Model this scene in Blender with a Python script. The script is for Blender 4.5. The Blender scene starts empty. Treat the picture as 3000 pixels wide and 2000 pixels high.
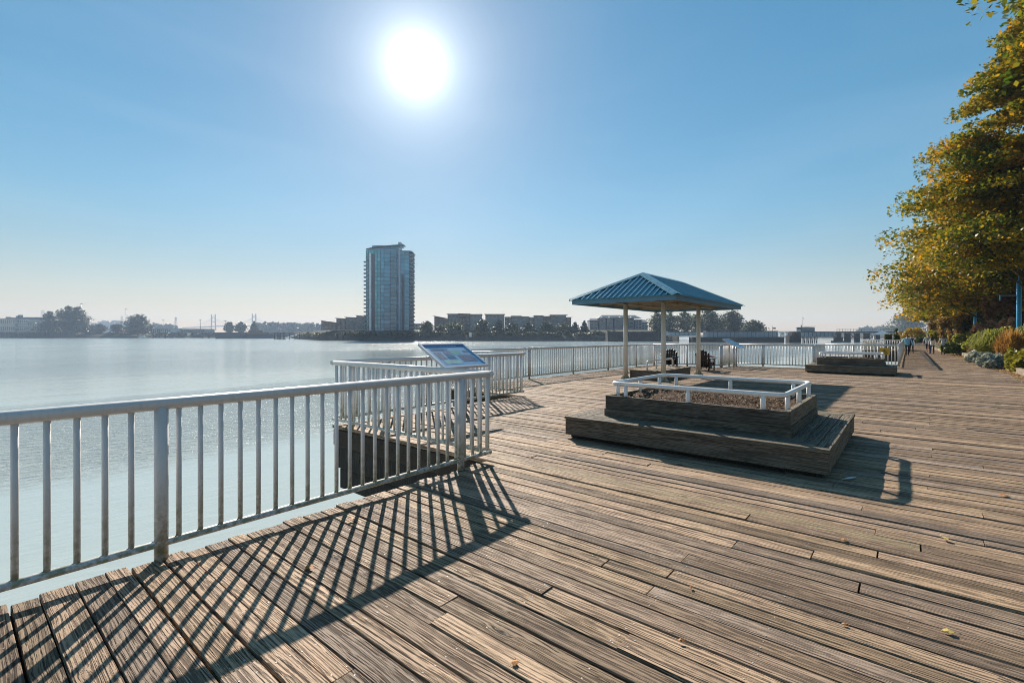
import bpy, bmesh, math, random
import numpy as np
from mathutils import Vector, Matrix

# ------------------------------------------------------------------ camera, sky, sun, exposure
scn = bpy.context.scene
COL = scn.collection
YAW = math.radians(39.88)          # view direction, measured from the boardwalk axis (+x)
F, CX, HY, EYE = 1392.0, 1500.0, 982.0, 1.65
WATER = -2.95
cd = bpy.data.cameras.new('camera'); cam = bpy.data.objects.new('camera', cd); COL.objects.link(cam)
cam.location = (0, 0, EYE); cam.rotation_euler = (math.pi/2, 0, YAW-math.pi/2)
cd.sensor_width = 36; cd.lens = F/3000*36; cd.shift_y = -(1000-HY)/3000
cd.clip_start = .05; cd.clip_end = 12000
scn.camera = cam

SUN = Vector((.5466, .6811, .4872)).normalized()
SUN_EL = math.asin(SUN.z); SUN_ROT = math.atan2(SUN.x, SUN.y)
w = bpy.data.worlds.new('World'); scn.world = w; w.use_nodes = True
nt = w.node_tree; nt.nodes.clear()
def WN(t, **k):
    n = nt.nodes.new(t)
    for a, b in k.items(): setattr(n, a, b)
    return n
sky = WN('ShaderNodeTexSky', sky_type='NISHITA', sun_disc=False, sun_elevation=SUN_EL, sun_rotation=SUN_ROT,
         altitude=10, air_density=1.0, dust_density=.1, ozone_density=1.6)
bg = WN('ShaderNodeBackground'); bg.inputs['Strength'].default_value = .116
out = WN('ShaderNodeOutputWorld')
# sun disc with its aureole, as seen through the thin autumn haze
tc = WN('ShaderNodeTexCoord')
dt = WN('ShaderNodeVectorMath', operation='DOT_PRODUCT'); dt.inputs[1].default_value = SUN
nrm = WN('ShaderNodeVectorMath', operation='NORMALIZE')
nt.links.new(tc.outputs['Generated'], nrm.inputs[0]); nt.links.new(nrm.outputs[0], dt.inputs[0])
def wmath(op, a, b=None):
    n = WN('ShaderNodeMath', operation=op)
    for i, x in enumerate((a, b)):
        if x is None: continue
        if isinstance(x, (int, float)): n.inputs[i].default_value = x
        else: nt.links.new(x, n.inputs[i])
    return n.outputs[0]
ang = wmath('ARCCOSINE', wmath('MINIMUM', dt.outputs['Value'], .9999999))
def lobe(amp, deg, p):
    r = wmath('POWER', wmath('DIVIDE', ang, math.radians(deg)), p)
    return wmath('MULTIPLY', wmath('EXPONENT', wmath('MULTIPLY', r, -1.0)), amp)
halo = wmath('ADD', wmath('ADD', lobe(2.5, .8, 1.0), lobe(.80, 2.9, 1.0)), lobe(.015, 14.0, 1.0))
glow = WN('ShaderNodeBackground'); glow.inputs['Color'].default_value = (.93, .98, 1, 1)
nt.links.new(halo, glow.inputs['Strength'])
add = WN('ShaderNodeAddShader')
gm = WN('ShaderNodeGamma'); gm.inputs[1].default_value = .6
hs = WN('ShaderNodeHueSaturation'); hs.inputs['Saturation'].default_value = 1.8; hs.inputs['Hue'].default_value = .490
nt.links.new(sky.outputs[0], gm.inputs[0]); nt.links.new(gm.outputs[0], hs.inputs['Color']); tn = WN('ShaderNodeVectorMath', operation='MULTIPLY')
# warm smoky layer low over the horizon, the same all the way round
sz = WN('ShaderNodeSeparateXYZ'); nt.links.new(nrm.outputs[0], sz.inputs[0])
lay = WN('ShaderNodeMix', data_type='VECTOR')
mrz = WN('ShaderNodeMapRange', interpolation_type='SMOOTHSTEP'); mrz.inputs[1].default_value = .03; mrz.inputs[2].default_value = .27
nt.links.new(sz.outputs['Z'], mrz.inputs[0]); nt.links.new(mrz.outputs[0], lay.inputs['Factor'])
lay.inputs[4].default_value = (.96, .765, .68); lay.inputs[5].default_value = (1.01, .97, .94)
nt.links.new(lay.outputs[1], tn.inputs[1])
# faint streaks of thin high haze
wm = WN('ShaderNodeVectorMath', operation='MULTIPLY'); wm.inputs[1].default_value = (1.2, 1.2, 5.0); nt.links.new(nrm.outputs[0], wm.inputs[0])
wn = WN('ShaderNodeTexNoise'); wn.inputs['Scale'].default_value = 1.7; wn.inputs['Detail'].default_value = 5; wn.inputs['Distortion'].default_value = .7; nt.links.new(wm.outputs[0], wn.inputs['Vector'])
wr = WN('ShaderNodeMapRange'); wr.inputs[1].default_value = .42; wr.inputs[2].default_value = .75; wr.inputs[3].default_value = 0; wr.inputs[4].default_value = .045
nt.links.new(wn.outputs['Fac'], wr.inputs[0])
wx = WN('ShaderNodeMix', data_type='RGBA'); nt.links.new(wr.outputs[0], wx.inputs[0]); wx.inputs[7].default_value = (5.2, 5.4, 5.6, 1)
nt.links.new(hs.outputs[0], tn.inputs[0]); nt.links.new(tn.outputs[0], wx.inputs[6]); nt.links.new(wx.outputs[2], bg.inputs['Color'])
nt.links.new(bg.outputs[0], add.inputs[0]); nt.links.new(glow.outputs[0], add.inputs[1])
nt.links.new(add.outputs[0], out.inputs['Surface'])

sl = bpy.data.lights.new('sun', 'SUN'); so = bpy.data.objects.new('sun', sl); COL.objects.link(so)
sl.energy = 4.6; sl.angle = math.radians(.55); sl.color = (1, .91, .80)
so.rotation_euler = (-SUN).to_track_quat('-Z', 'Y').to_euler(); so.location = (0, 0, 60)
scn.view_settings.view_transform = 'Standard'; scn.view_settings.look = 'None'
scn.view_settings.exposure = 1.0; scn.view_settings.gamma = 1; scn.view_settings.use_curve_mapping = False
cy = scn.cycles
cy.use_denoising = True
try: cy.denoiser = 'OPENIMAGEDENOISE'
except Exception: pass
cy.filter_width = 1.0
cy.max_bounces = 6; cy.diffuse_bounces = 3; cy.glossy_bounces = 3; cy.transmission_bounces = 4; cy.volume_bounces = 0
cy.transparent_max_bounces = 8; cy.sample_clamp_indirect = 4; cy.sample_clamp_direct = 12; cy.caustics_reflective = False; cy.caustics_refractive = False

rnd = random.Random(7)
S, Cc = math.sin(YAW), math.cos(YAW)
RIGHT = Vector((S, -Cc, 0)); FWD = Vector((Cc, S, 0))
def pt(px, d, z=0.0):
    """point on the sight line through column px, d metres ahead of the camera"""
    p = RIGHT*((px-CX)/F*d) + FWD*d
    return Vector((p.x, p.y, z))
def zat(py, d): return EYE-(py-HY)/F*d

# ------------------------------------------------------------------ mesh helpers
class MB:
    def __init__(s): s.v = []; s.f = []; s.m = []; s.sm = []
    def add(s, vs, fs, m=0, smooth=False):
        o = len(s.v); s.v += [tuple(p) for p in vs]
        for q in fs: s.f.append(tuple(o+i for i in q)); s.m.append(m); s.sm.append(smooth)
        return s
    def box(s, x0, x1, y0, y1, z0, z1, m=0, c=0.0):
        if c <= 0:
            vs = [(x0,y0,z0),(x1,y0,z0),(x1,y1,z0),(x0,y1,z0),(x0,y0,z1),(x1,y0,z1),(x1,y1,z1),(x0,y1,z1)]
            return s.add(vs, [(3,2,1,0),(4,5,6,7),(0,1,5,4),(1,2,6,5),(2,3,7,6),(3,0,4,7)], m)
        vs = []
        for z, k in ((z0,c),(z0+c,0),(z1-c,0),(z1,c)):
            vs += [(x0+k,y0+c,z),(x0+c,y0+k,z),(x1-c,y0+k,z),(x1-k,y0+c,z),(x1-k,y1-c,z),(x1-c,y1-k,z),(x0+c,y1-k,z),(x0+k,y1-c,z)]
        fs = [tuple(range(7,-1,-1)), tuple(range(24,32))]
        for L in range(3):
            for i in range(8):
                j = (i+1) % 8; fs.append((L*8+i, L*8+j, L*8+8+j, L*8+8+i))
        return s.add(vs, fs, m)
    def beam(s, a, b, wd, ht, m=0, up=(0,0,1)):
        a = Vector(a); b = Vector(b); d = (b-a).normalized(); up = Vector(up)
        if abs(d.dot(up)) > .98: up = Vector((1,0,0))
        x = d.cross(up).normalized(); y = x.cross(d)
        vs = [p+x*(i*wd/2)+y*(j*ht/2) for p in (a,b) for i, j in ((-1,-1),(1,-1),(1,1),(-1,1))]
        return s.add(vs, [(0,1,2,3),(7,6,5,4),(0,4,5,1),(1,5,6,2),(2,6,7,3),(3,7,4,0)], m)
    def tube(s, pts, r, n=10, m=0, cap=True, closed=False, smooth=True):
        pts = [Vector(p) for p in pts]; N = len(pts)
        rs = r if isinstance(r, (list, tuple)) else [r]*N
        ref = None; vs = []
        for i, p in enumerate(pts):
            if closed: d1 = (p-pts[i-1]).normalized(); d2 = (pts[(i+1) % N]-p).normalized()
            else:
                d1 = (p-pts[i-1]).normalized() if i else (pts[1]-p).normalized()
                d2 = (pts[i+1]-p).normalized() if i < N-1 else d1
            d = (d1+d2).normalized()
            if ref is None:
                ref = d.cross(Vector((0,0,1)))
                if ref.length < .05: ref = d.cross(Vector((0,1,0)))
                ref.normalize()
            x = (ref-d*ref.dot(d)).normalized(); ref = x; y = d.cross(x)
            k = 1/max(.5, math.sqrt((1+d1.dot(d2))/2))
            bis = (d2-d1); side = bis.normalized() if bis.length > 1e-4 else None
            for j in range(n):
                t = 2*math.pi*j/n; o = x*math.cos(t)*rs[i]+y*math.sin(t)*rs[i]
                if side is not None: o += side*o.dot(side)*(k-1)
                vs.append(p+o)
        fs = []
        for i in range(N if closed else N-1):
            a0 = i*n; b0 = ((i+1) % N)*n
            for j in range(n): fs.append((a0+j, a0+(j+1) % n, b0+(j+1) % n, b0+j))
        o = len(s.v); s.add(vs, fs, m, smooth)
        if cap and not closed:
            s.f.append(tuple(o+j for j in range(n-1,-1,-1))); s.m.append(m); s.sm.append(False)
            s.f.append(tuple(o+(N-1)*n+j for j in range(n))); s.m.append(m); s.sm.append(False)
        return s
    def lathe(s, prof, n=16, m=0, c=(0,0,0), smooth=True, sx=1, sy=1):
        vs = []; fs = []
        for r, z in prof:
            for j in range(n):
                t = 2*math.pi*j/n; vs.append((c[0]+r*sx*math.cos(t), c[1]+r*sy*math.sin(t), c[2]+z))
        for i in range(len(prof)-1):
            for j in range(n): fs.append((i*n+j, i*n+(j+1) % n, (i+1)*n+(j+1) % n, (i+1)*n+j))
        fs.append(tuple(range(n-1,-1,-1))); fs.append(tuple((len(prof)-1)*n+j for j in range(n)))
        return s.add(vs, fs, m, smooth)
    def prism(s, poly, z0, z1, m=0):
        n = len(poly)
        vs = [(x,y,z0) for x, y in poly]+[(x,y,z1) for x, y in poly]
        fs = [tuple(range(n-1,-1,-1)), tuple(range(n,2*n))]+[(i,(i+1) % n,n+(i+1) % n,n+i) for i in range(n)]
        return s.add(vs, fs, m)
    def ball(s, c, rx, ry=None, rz=None, n=12, k=8, m=0):
        ry = ry or rx; rz = rz or rx
        prof = [(max(.001, math.sin(math.pi*i/k)), -math.cos(math.pi*i/k)*rz) for i in range(k+1)]
        return s.lathe([(p*rx, z) for p, z in prof], n, m, c, True, 1, ry/rx)
    def mesh(s, name, mats):
        me = bpy.data.meshes.new(name); me.from_pydata(s.v, [], s.f)
        for mt in (mats if isinstance(mats, (list, tuple)) else [mats]): me.materials.append(mt)
        me.polygons.foreach_set('material_index', s.m); me.polygons.foreach_set('use_smooth', s.sm); me.update()
        return me
    def build(s, name, mats, parent=None, loc=None, rz=0):
        return link(name, s.mesh(name, mats), parent, loc, rz)
def link(name, me, parent=None, loc=None, rz=0):
    o = bpy.data.objects.new(name, me); COL.objects.link(o)
    if parent: o.parent = parent
    if loc is not None: o.location = loc
    if rz: o.rotation_euler = (0, 0, rz)
    return o
def tag(o, label=None, cat=None, group=None, kind=None):
    for k, v in (('label', label), ('category', cat), ('group', group), ('kind', kind)):
        if v: o[k] = v
    return o
def thing(name, label, cat, loc=(0,0,0), rz=0, group=None, kind=None):
    return tag(link(name, None, None, loc, rz), label, cat, group, kind)
def npmesh(name, V, Fc, mats, smooth=False):
    """fast mesh from numpy: V (n,3), Fc (m,k)"""
    me = bpy.data.meshes.new(name); k = Fc.shape[1]; m = len(Fc)
    me.vertices.add(len(V)); me.vertices.foreach_set('co', V.astype(np.float32).ravel())
    me.loops.add(m*k); me.loops.foreach_set('vertex_index', Fc.astype(np.int32).ravel())
    me.polygons.add(m); me.polygons.foreach_set('loop_start', np.arange(0, m*k, k, dtype=np.int32))
    try: me.polygons.foreach_set('loop_total', np.full(m, k, dtype=np.int32))
    except Exception: pass
    if smooth: me.polygons.foreach_set('use_smooth', np.ones(m, dtype=bool))
    for mt in (mats if isinstance(mats, (list, tuple)) else [mats]): me.materials.append(mt)
    me.update(calc_edges=True); me.validate(); return me

# ------------------------------------------------------------------ materials
class NB:
    """tiny node-graph builder"""
    def __init__(s, name):
        s.mat = bpy.data.materials.new(name); s.mat.use_nodes = True; s.t = s.mat.node_tree; s.t.nodes.clear()
        s.out = s.n('ShaderNodeOutputMaterial')
    def n(s, t, **k):
        nd = s.t.nodes.new(t)
        for a, b in k.items(): setattr(nd, a, b)
        return nd
    def set(s, sock, v):
        if hasattr(v, 'is_linked'): s.t.links.new(v, sock)
        else: sock.default_value = v
    def math(s, op, a, b=None, c=None, clamp=False):
        nd = s.n('ShaderNodeMath', operation=op, use_clamp=clamp)
        for i, x in enumerate((a, b, c)):
            if x is not None: s.set(nd.inputs[i], x)
        return nd.outputs[0]
    def vmath(s, op, a, b=None):
        nd = s.n('ShaderNodeVectorMath', operation=op); s.set(nd.inputs[0], a)
        if b is not None: s.set(nd.inputs[1], b)
        return nd.outputs[0]
    def pos(s): return s.n('ShaderNodeNewGeometry').outputs['Position']
    def obj(s): return s.n('ShaderNodeTexCoord').outputs['Object']
    def noise(s, vec, scale, detail=4, rough=.55, dist=0):
        nd = s.n('ShaderNodeTexNoise'); s.set(nd.inputs['Vector'], vec); nd.inputs['Scale'].default_value = scale
        nd.inputs['Detail'].default_value = detail; nd.inputs['Roughness'].default_value = rough; nd.inputs['Distortion'].default_value = dist
        return nd.outputs['Fac']
    def ramp(s, fac, stops, interp='LINEAR'):
        nd = s.n('ShaderNodeValToRGB'); cr = nd.color_ramp; cr.interpolation = interp
        while len(cr.elements) < len(stops): cr.elements.new(.5)
        for e, (p, c) in zip(cr.elements, stops):
            e.position = p; e.color = (*c, 1) if len(c) == 3 else c
        s.set(nd.inputs[0], fac); return nd.outputs[0]
    def mix(s, fac, a, b, mode='MIX'):
        nd = s.n('ShaderNodeMix', data_type='RGBA', blend_type=mode)
        s.set(nd.inputs['Factor'], fac)
        for k, v in (('A', a), ('B', b)):
            i = [x for x in nd.inputs if x.name == k and x.type == 'RGBA'][0]
            s.set(i, v if hasattr(v, 'is_linked') else (*v[:3], 1))
        return [x for x in nd.outputs if x.type == 'RGBA'][0]
    def mr(s, v, a, b, c=0.0, d=1.0):
        nd = s.n('ShaderNodeMapRange', clamp=True)
        s.set(nd.inputs['Value'], v)
        for k, x in zip(('From Min','From Max','To Min','To Max'), (a,b,c,d)): nd.inputs[k].default_value = x
        return nd.outputs[0]
    def rand(s):
        r = s.math('ADD', s.n('ShaderNodeObjectInfo').outputs['Random'], s.n('ShaderNodeNewGeometry').outputs['Random Per Island'])
        return s.math('FRACT', r)
    def principled(s, col, rough=.6, metal=0, spec=.5, bump=None, bstr=.3, bdist=.02, **k):
        p = s.n('ShaderNodeBsdfPrincipled')
        s.set(p.inputs['Base Color'], col if hasattr(col, 'is_linked') else (*col[:3], 1))
        s.set(p.inputs['Roughness'], rough); p.inputs['Metallic'].default_value = metal; p.inputs['Specular IOR Level'].default_value = spec
        for a, b in k.items(): p.inputs[a].default_value = b
        if bump is not None:
            b = s.n('ShaderNodeBump'); s.set(b.inputs['Height'], bump); s.set(b.inputs['Strength'], bstr); b.inputs['Distance'].default_value = bdist
            s.t.links.new(b.outputs[0], p.inputs['Normal'])
        return p
    def done(s, sh):
        s.t.links.new(sh.outputs[0] if hasattr(sh, 'outputs') else sh, s.out.inputs['Surface']); return s.mat

def simple(name, col, rough=.6, metal=0, spec=.4, var=.18, scale=3.0, bump=.0):
    b = NB(name); P = b.obj(); n1 = b.noise(P, scale, 5, .6); n2 = b.noise(P, scale*9, 3, .6)
    m = b.math('ADD', b.math('MULTIPLY', n1, .7), b.math('MULTIPLY', n2, .3))
    lo = tuple(c*(1-var*1.6) for c in col); hi = tuple(min(1, c*(1+var*1.2)) for c in col)
    c = b.ramp(m, [(.3, lo), (.7, hi)])
    return b.done(b.principled(c, rough, metal, spec, n2 if bump else None, bump, .01))

def wood(name, light, dark, axis='Y', stretch=.013, grain=95, moss=.25, tone=(.72, 1.12), world=True, groove=.8, warm=(.42,.285,.16), ring=(190, 400)):
    b = NB(name); P = b.pos() if world else b.obj(); r = b.rand()
    off = b.n('ShaderNodeCombineXYZ'); 
    for i, k in enumerate((37.1, 91.7, 13.3)): b.set(off.inputs[i], b.math('MULTIPLY', r, k))
    Q = b.vmath('ADD', P, off.outputs[0])
    sc = {'X': (stretch,1,1), 'Y': (1,stretch,1), 'Z': (1,1,stretch)}[axis]
    # slow waviness of the grain, tightened round knots
    wsc = {'X': (.35,2.4,2.4), 'Y': (2.4,.35,2.4), 'Z': (2.4,2.4,.35)}[axis]
    wv = b.noise(b.vmath('MULTIPLY', Q, wsc), 1.6, 3, .55)
    ksc = {'X': (2.2,5.2,5.2), 'Y': (5.2,2.2,5.2), 'Z': (5.2,5.2,2.2)}[axis]
    vo = b.n('ShaderNodeTexVoronoi', feature='F1'); b.set(vo.inputs['Vector'], b.vmath('MULTIPLY', Q, ksc)); vo.inputs['Scale'].default_value = 1.0
    kd = vo.outputs['Distance']
    sepc = b.n('ShaderNodeSeparateColor'); b.t.links.new(vo.outputs['Color'], sepc.inputs[0])
    gate = b.math('GREATER_THAN', sepc.outputs[0], .74)
    near = b.math('MULTIPLY', b.mr(kd, .0, .36, 1, 0), gate)
    sh = b.math('ADD', b.math('MULTIPLY', wv, .11), b.math('MULTIPLY', b.math('POWER', near, 2.0), .035))
    cx = b.n('ShaderNodeCombineXYZ')
    for i in range(3):
        if i != 'XYZ'.index(axis): b.set(cx.inputs[i], sh)
    G = b.vmath('MULTIPLY', b.vmath('ADD', Q, cx.outputs[0]), sc)
    g1 = b.noise(G, grain, 4, .6); g2 = b.noise(G, grain*.27, 4, .55); g3 = b.noise(P, 1.7, 4, .6)
    g4 = b.noise(b.vmath('MULTIPLY', Q, {'X': (.22,1,1), 'Y': (1,.22,1), 'Z': (1,1,.22)}[axis]), 120, 3, .6)
    # growth rings: long parallel lines that wander with the board and bend round knots
    sep = b.n('ShaderNodeSeparateXYZ'); b.set(sep.inputs[0], Q)
    ac = [sep.outputs[i] for i in range(3) if i != 'XYZ'.index(axis)]
    cross = b.math('ADD', b.math('ADD', ac[0], ac[1]), sh)
    fq = b.mr(b.math('FRACT', b.math('MULTIPLY', r, 9.13)), 0, 1, ring[0], ring[1])
    jit = b.math('ADD', b.math('MULTIPLY', b.noise(G, 34, 3, .6), 10.0), b.math('MULTIPLY', b.noise(G, 7, 2, .5), 9.0))
    rg = b.math('SINE', b.math('ADD', b.math('MULTIPLY', cross, fq), jit))
    dash = b.noise(b.vmath('MULTIPLY', Q, {'X': (.10,1,1), 'Y': (1,.10,1), 'Z': (1,1,.10)}[axis]), 60, 3, .6)
    wear = b.mr(g2, .34, .56, .35, 1)
    rl = b.math('MULTIPLY', b.math('MULTIPLY', b.mr(rg, .15, .75), b.mr(dash, .40, .52)), wear)
    fl = b.mr(g1, .41, .50, .75, 0)
    crk = b.noise(G, 9, 2, .5)
    ck = b.mr(b.math('ABSOLUTE', b.math('SUBTRACT', crk, .5)), .0, .007, 1, 0)
    ck = b.math('MULTIPLY', ck, b.mr(b.noise(Q, .9, 2, .5), .50, .60))
    dk = b.math('MAXIMUM', b.math('MAXIMUM', rl, fl), b.math('MULTIPLY', ck, 1.0), clamp=True)
    lines = b.math('SUBTRACT', 1.0, dk)
    base = b.ramp(b.math('ADD', b.math('MULTIPLY', g2, .6), b.math('MULTIPLY', g4, .4)), [(.3, tuple(c*.66 for c in light)), (.52, light), (.72, tuple(min(1, c*1.22) for c in light))])
    r1 = b.math('FRACT', b.math('MULTIPLY', r, 7.31)); r2 = b.math('FRACT', b.math('MULTIPLY', r, 3.77))
    base = b.mix(b.math('MULTIPLY', b.mr(r1, .50, .95), .62), base, warm)
    base = b.mix(b.math('MULTIPLY', b.mr(r1, .35, .05), .35), base, tuple(sum(light)/3*k for k in (.98,.88,.82)))
    ms = b.math('MULTIPLY', b.mr(g3, .52, .70), b.mr(r2, .35, .9, .1, moss))
    base = b.mix(ms, base, (.20, .185, .085))
    stain = b.mr(b.noise(b.vmath('MULTIPLY', Q, {'X': (.25,1,1), 'Y': (1,.25,1), 'Z': (1,1,.25)}[axis]), 4.5, 5, .65), .54, .72, 0, .55)
    base = b.mix(stain, base, tuple(c*.38 for c in light))
    col = b.mix(b.math('MULTIPLY', dk, .93), base, dark)
    knot = b.math('MULTIPLY', b.mr(kd, .05, .11, 1, 0), gate)
    halo = b.math('MULTIPLY', b.mr(kd, .09, .26, 1, 0), gate)
    col = b.mix(b.math('MULTIPLY', halo, .35), col, tuple(c*1.2 for c in dark))
    col = b.mix(b.math('MULTIPLY', knot, .85), col, tuple(c*.5 for c in dark))
    tn = b.mr(b.math('FRACT', b.math('MULTIPLY', r, 5.17)), 0, 1, tone[0], tone[1])
    blot = b.mr(g3, .3, .7, .80, 1.12)
    cb = b.n('ShaderNodeCombineColor')
    for i in range(3): b.set(cb.inputs[i], b.math('MULTIPLY', tn, blot))
    col = b.mix(1.0, col, cb.outputs[0], 'MULTIPLY')
    hgt = b.math('ADD', b.math('MULTIPLY', lines, .8), b.math('SUBTRACT', b.math('MULTIPLY', g4, .3), b.math('MULTIPLY', knot, .7)))
    return b.done(b.principled(col, b.mr(lines, 0, 1, .92, .7), 0, .22, hgt, groove, .007))

M = {}
M['deck'] = wood('weathered_deck_wood', (.475,.322,.208), (.036,.024,.018), tone=(.52,1.22))
M['deck_new'] = wood('replacement_board', (.42,.325,.20), (.10,.075,.05), ring=(200,300), tone=(.85,.92), moss=.15)
M['edge_wood'] = wood('fascia_wood', (.075,.058,.043), (.02,.016,.012), axis='X', moss=.2, warm=(.07,.05,.035))
M['dark_wood_x'] = wood('planter_wood_x', (.26,.215,.155), (.032,.026,.02), axis='X', moss=.45, tone=(.65,1.1), warm=(.22,.165,.105))
M['dark_wood_y'] = wood('planter_wood_y', (.26,.215,.155), (.032,.026,.02), axis='Y', moss=.45, tone=(.65,1.1), warm=(.22,.165,.105))
M['creosote'] = wood('creosoted_timber', (.045,.04,.036), (.014,.012,.011), axis='Z', moss=.08, tone=(.7,1.2), warm=(.045,.036,.03))
M['curb_wood'] = wood('curb_timber', (.33,.255,.165), (.09,.068,.045), axis='X', moss=.3)
M['sub'] = simple('gap_shade', (.03,.026,.022), .9)

def paint(name, col, rust=1.0):
    b = NB(name); P = b.pos()
    z = b.n('ShaderNodeSeparateXYZ'); b.set(z.inputs[0], P)
    n1 = b.noise(P, 2.3, 5, .6); n2 = b.noise(P, 19, 5, .65); n3 = b.noise(b.vmath('MULTIPLY', P, (1,1,.25)), 47, 3, .6)
    c = b.mix(b.mr(n1, .35, .7, 0, .5), col, tuple(k*.8 for k in col))
    low = b.mr(z.outputs['Z'], .10, .55, 1, 0)
    alg = b.math('MULTIPLY', b.math('MULTIPLY', b.mr(n2, .40, .58), low), .8)
    c = b.mix(alg, c, (.15,.17,.06))
    dirt = b.math('MULTIPLY', b.mr(n3, .52, .7), .16)
    c = b.mix(dirt, c, (.24,.23,.2))
    spot = b.mr(b.noise(P, 8.5, 6, .7), .70-.02*rust, .735)
    c = b.mix(b.math('MULTIPLY', spot, .9), c, (.13,.055,.025))
    return b.done(b.principled(c, b.mr(n2, .3, .7, .28, .5), 0, .5, n2, .12, .004))
M['white'] = paint('white_rail_paint', (.64,.62,.60))
M['white2'] = paint('planter_rail_paint', (.82,.79,.75), 1.6)
M['post'] = paint('gazebo_post_paint', (.72,.68,.60), .3)

def roofmat():
    b = NB('blue_metal_roof'); P = b.obj(); n = b.noise(P, 1.2, 5, .6); n2 = b.noise(P, 14, 4, .6)
    c = b.mix(b.mr(n, .35, .7), (.045,.195,.265), (.075,.25,.32)); c = b.mix(b.mr(n2, .55, .75, 0, .35), c, (.22,.30,.34))
    return b.done(b.principled(c, b.mr(n2, .3, .7, .22, .4), .35, .6))
M['roof'] = roofmat()
M['fascia_blue'] = simple('blue_fascia_paint', (.10,.23,.33), .5, var=.12)
M['soffit'] = simple('soffit_boards', (.33,.27,.19), .75, var=.2, scale=2)
M['black'] = simple('black_chair_paint', (.012,.012,.014), .4, var=.2)
M['steel'] = simple('galvanised_steel', (.42,.43,.44), .4, .8, var=.15, scale=6)
M['nail'] = simple('dull_nail_heads', (.42,.40,.37), .6, .3, var=.3, scale=6)
M['signframe'] = simple('sign_frame_paint', (.50,.54,.60), .35, .3, var=.08)
M['dark_flat'] = simple('dark_matte', (.03,.03,.032), .8)

def soilmat():
    b = NB('mulch_soil'); P = b.obj(); n = b.noise(P, 26, 6, .7); n2 = b.noise(P, 4, 4, .6)
    c = b.ramp(n, [(.3,(.018,.011,.008)),(.5,(.075,.042,.025)),(.62,(.17,.10,.055)),(.75,(.30,.20,.12))])
    c = b.mix(b.mr(n2,.4,.7,0,.35), c, (.04,.025,.018))
    return b.done(b.principled(c, .9, 0, .2, n, 1.0, .03))
M['soil'] = soilmat()

def leafmat(name, cols, trans=.45, rough=.5, patch=.25):
    b = NB(name); g = b.n('ShaderNodeNewGeometry'); r = g.outputs['Random Per Island']
    n = b.noise(b.obj(), patch, 3, .6)
    v = b.math('ADD', b.math('MULTIPLY', r, .55), b.math('MULTIPLY', b.mr(n, .32, .68), .45))
    k = len(cols); c = b.ramp(v, [((i+.0)/(k-1), cc) for i, cc in enumerate(cols)])
    p = b.principled(c, rough, 0, .35)
    t = b.n('ShaderNodeBsdfTranslucent')
    tcx = b.mix(1.0, c, (1.25,1.15,.6), 'MULTIPLY'); b.set(t.inputs['Color'], tcx)
    mx = b.n('ShaderNodeMixShader'); mx.inputs[0].default_value = trans
    b.t.links.new(p.outputs[0], mx.inputs[1]); b.t.links.new(t.outputs[0], mx.inputs[2])
    return b.done(mx)
M['linden'] = leafmat('linden_leaves', [(.022,.05,.011),(.055,.095,.014),(.13,.15,.017),(.31,.225,.02),(.46,.25,.02),(.44,.155,.016)], .5, patch=.4)
M['linden_near'] = leafmat('linden_leaves_near', [(.03,.07,.015),(.06,.11,.018),(.13,.16,.02),(.27,.22,.03),(.33,.16,.03)], .5)
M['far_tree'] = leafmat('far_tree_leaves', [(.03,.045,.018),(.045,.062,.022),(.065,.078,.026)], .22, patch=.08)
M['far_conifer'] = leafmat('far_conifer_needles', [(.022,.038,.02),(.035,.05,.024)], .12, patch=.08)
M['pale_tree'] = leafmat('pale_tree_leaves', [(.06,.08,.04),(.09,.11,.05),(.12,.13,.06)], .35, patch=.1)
M['bank_green'] = leafmat('bank_shrub_leaves', [(.035,.05,.018),(.06,.075,.025),(.10,.10,.035),(.17,.14,.06)], .3, patch=.06)
M['bark'] = wood('bark', (.11,.085,.065), (.03,.024,.02), axis='Z', stretch=.2, grain=14, moss=.25, world=False, warm=(.12,.09,.065))

def watermat():
    b = NB('river_water'); P = b.pos(); s = b.n('ShaderNodeSeparateXYZ'); b.set(s.inputs[0], P)
    # distance from the quay (y) decides how ruffled the surface is
    nz = b.noise(P, .035, 4, .6)
    yy = b.math('ADD', s.outputs['Y'], b.math('MULTIPLY', b.math('SUBTRACT', nz, .5), 22))
    wake = b.math('MULTIPLY', b.mr(yy, 19, 24), b.mr(yy, 38, 46, 1, 0))
    far = b.mr(yy, 60, 160)
    bands = b.mr(b.noise(b.vmath('MULTIPLY', P, (.25,1,1)), .02, 4, .6), .40, .62)
    rip = b.noise(b.vmath('MULTIPLY', P, (.55,1.25,1)), 2.1, 5, .6, .6)
    fine = b.noise(b.vmath('MULTIPLY', P, (.6,1.1,1)), 7.5, 3, .55, .4)
    swell = b.noise(b.vmath('MULTIPLY', P, (.30,1.0,1)), .28, 3, .5)
    amp = b.math('ADD', b.math('ADD', b.math('MULTIPLY', wake, 1.6), .17), b.math('MULTIPLY', far, b.math('ADD', b.math('MULTIPLY', bands, 1.2), .5)))
    h = b.math('ADD', b.math('MULTIPLY', b.math('ADD', b.math('MULTIPLY', rip, .7), b.math('MULTIPLY', fine, .16)), amp), b.math('MULTIPLY', swell, .40))
    c = b.mix(b.mr(nz, .3, .7), (.40,.45,.425), (.435,.48,.45))
    return b.done(b.principled(c, b.math('ADD', .045, b.math('MULTIPLY', far, .07)), 0, .5, h, 1.0, .16, IOR=1.33))
M['water'] = watermat()

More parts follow.
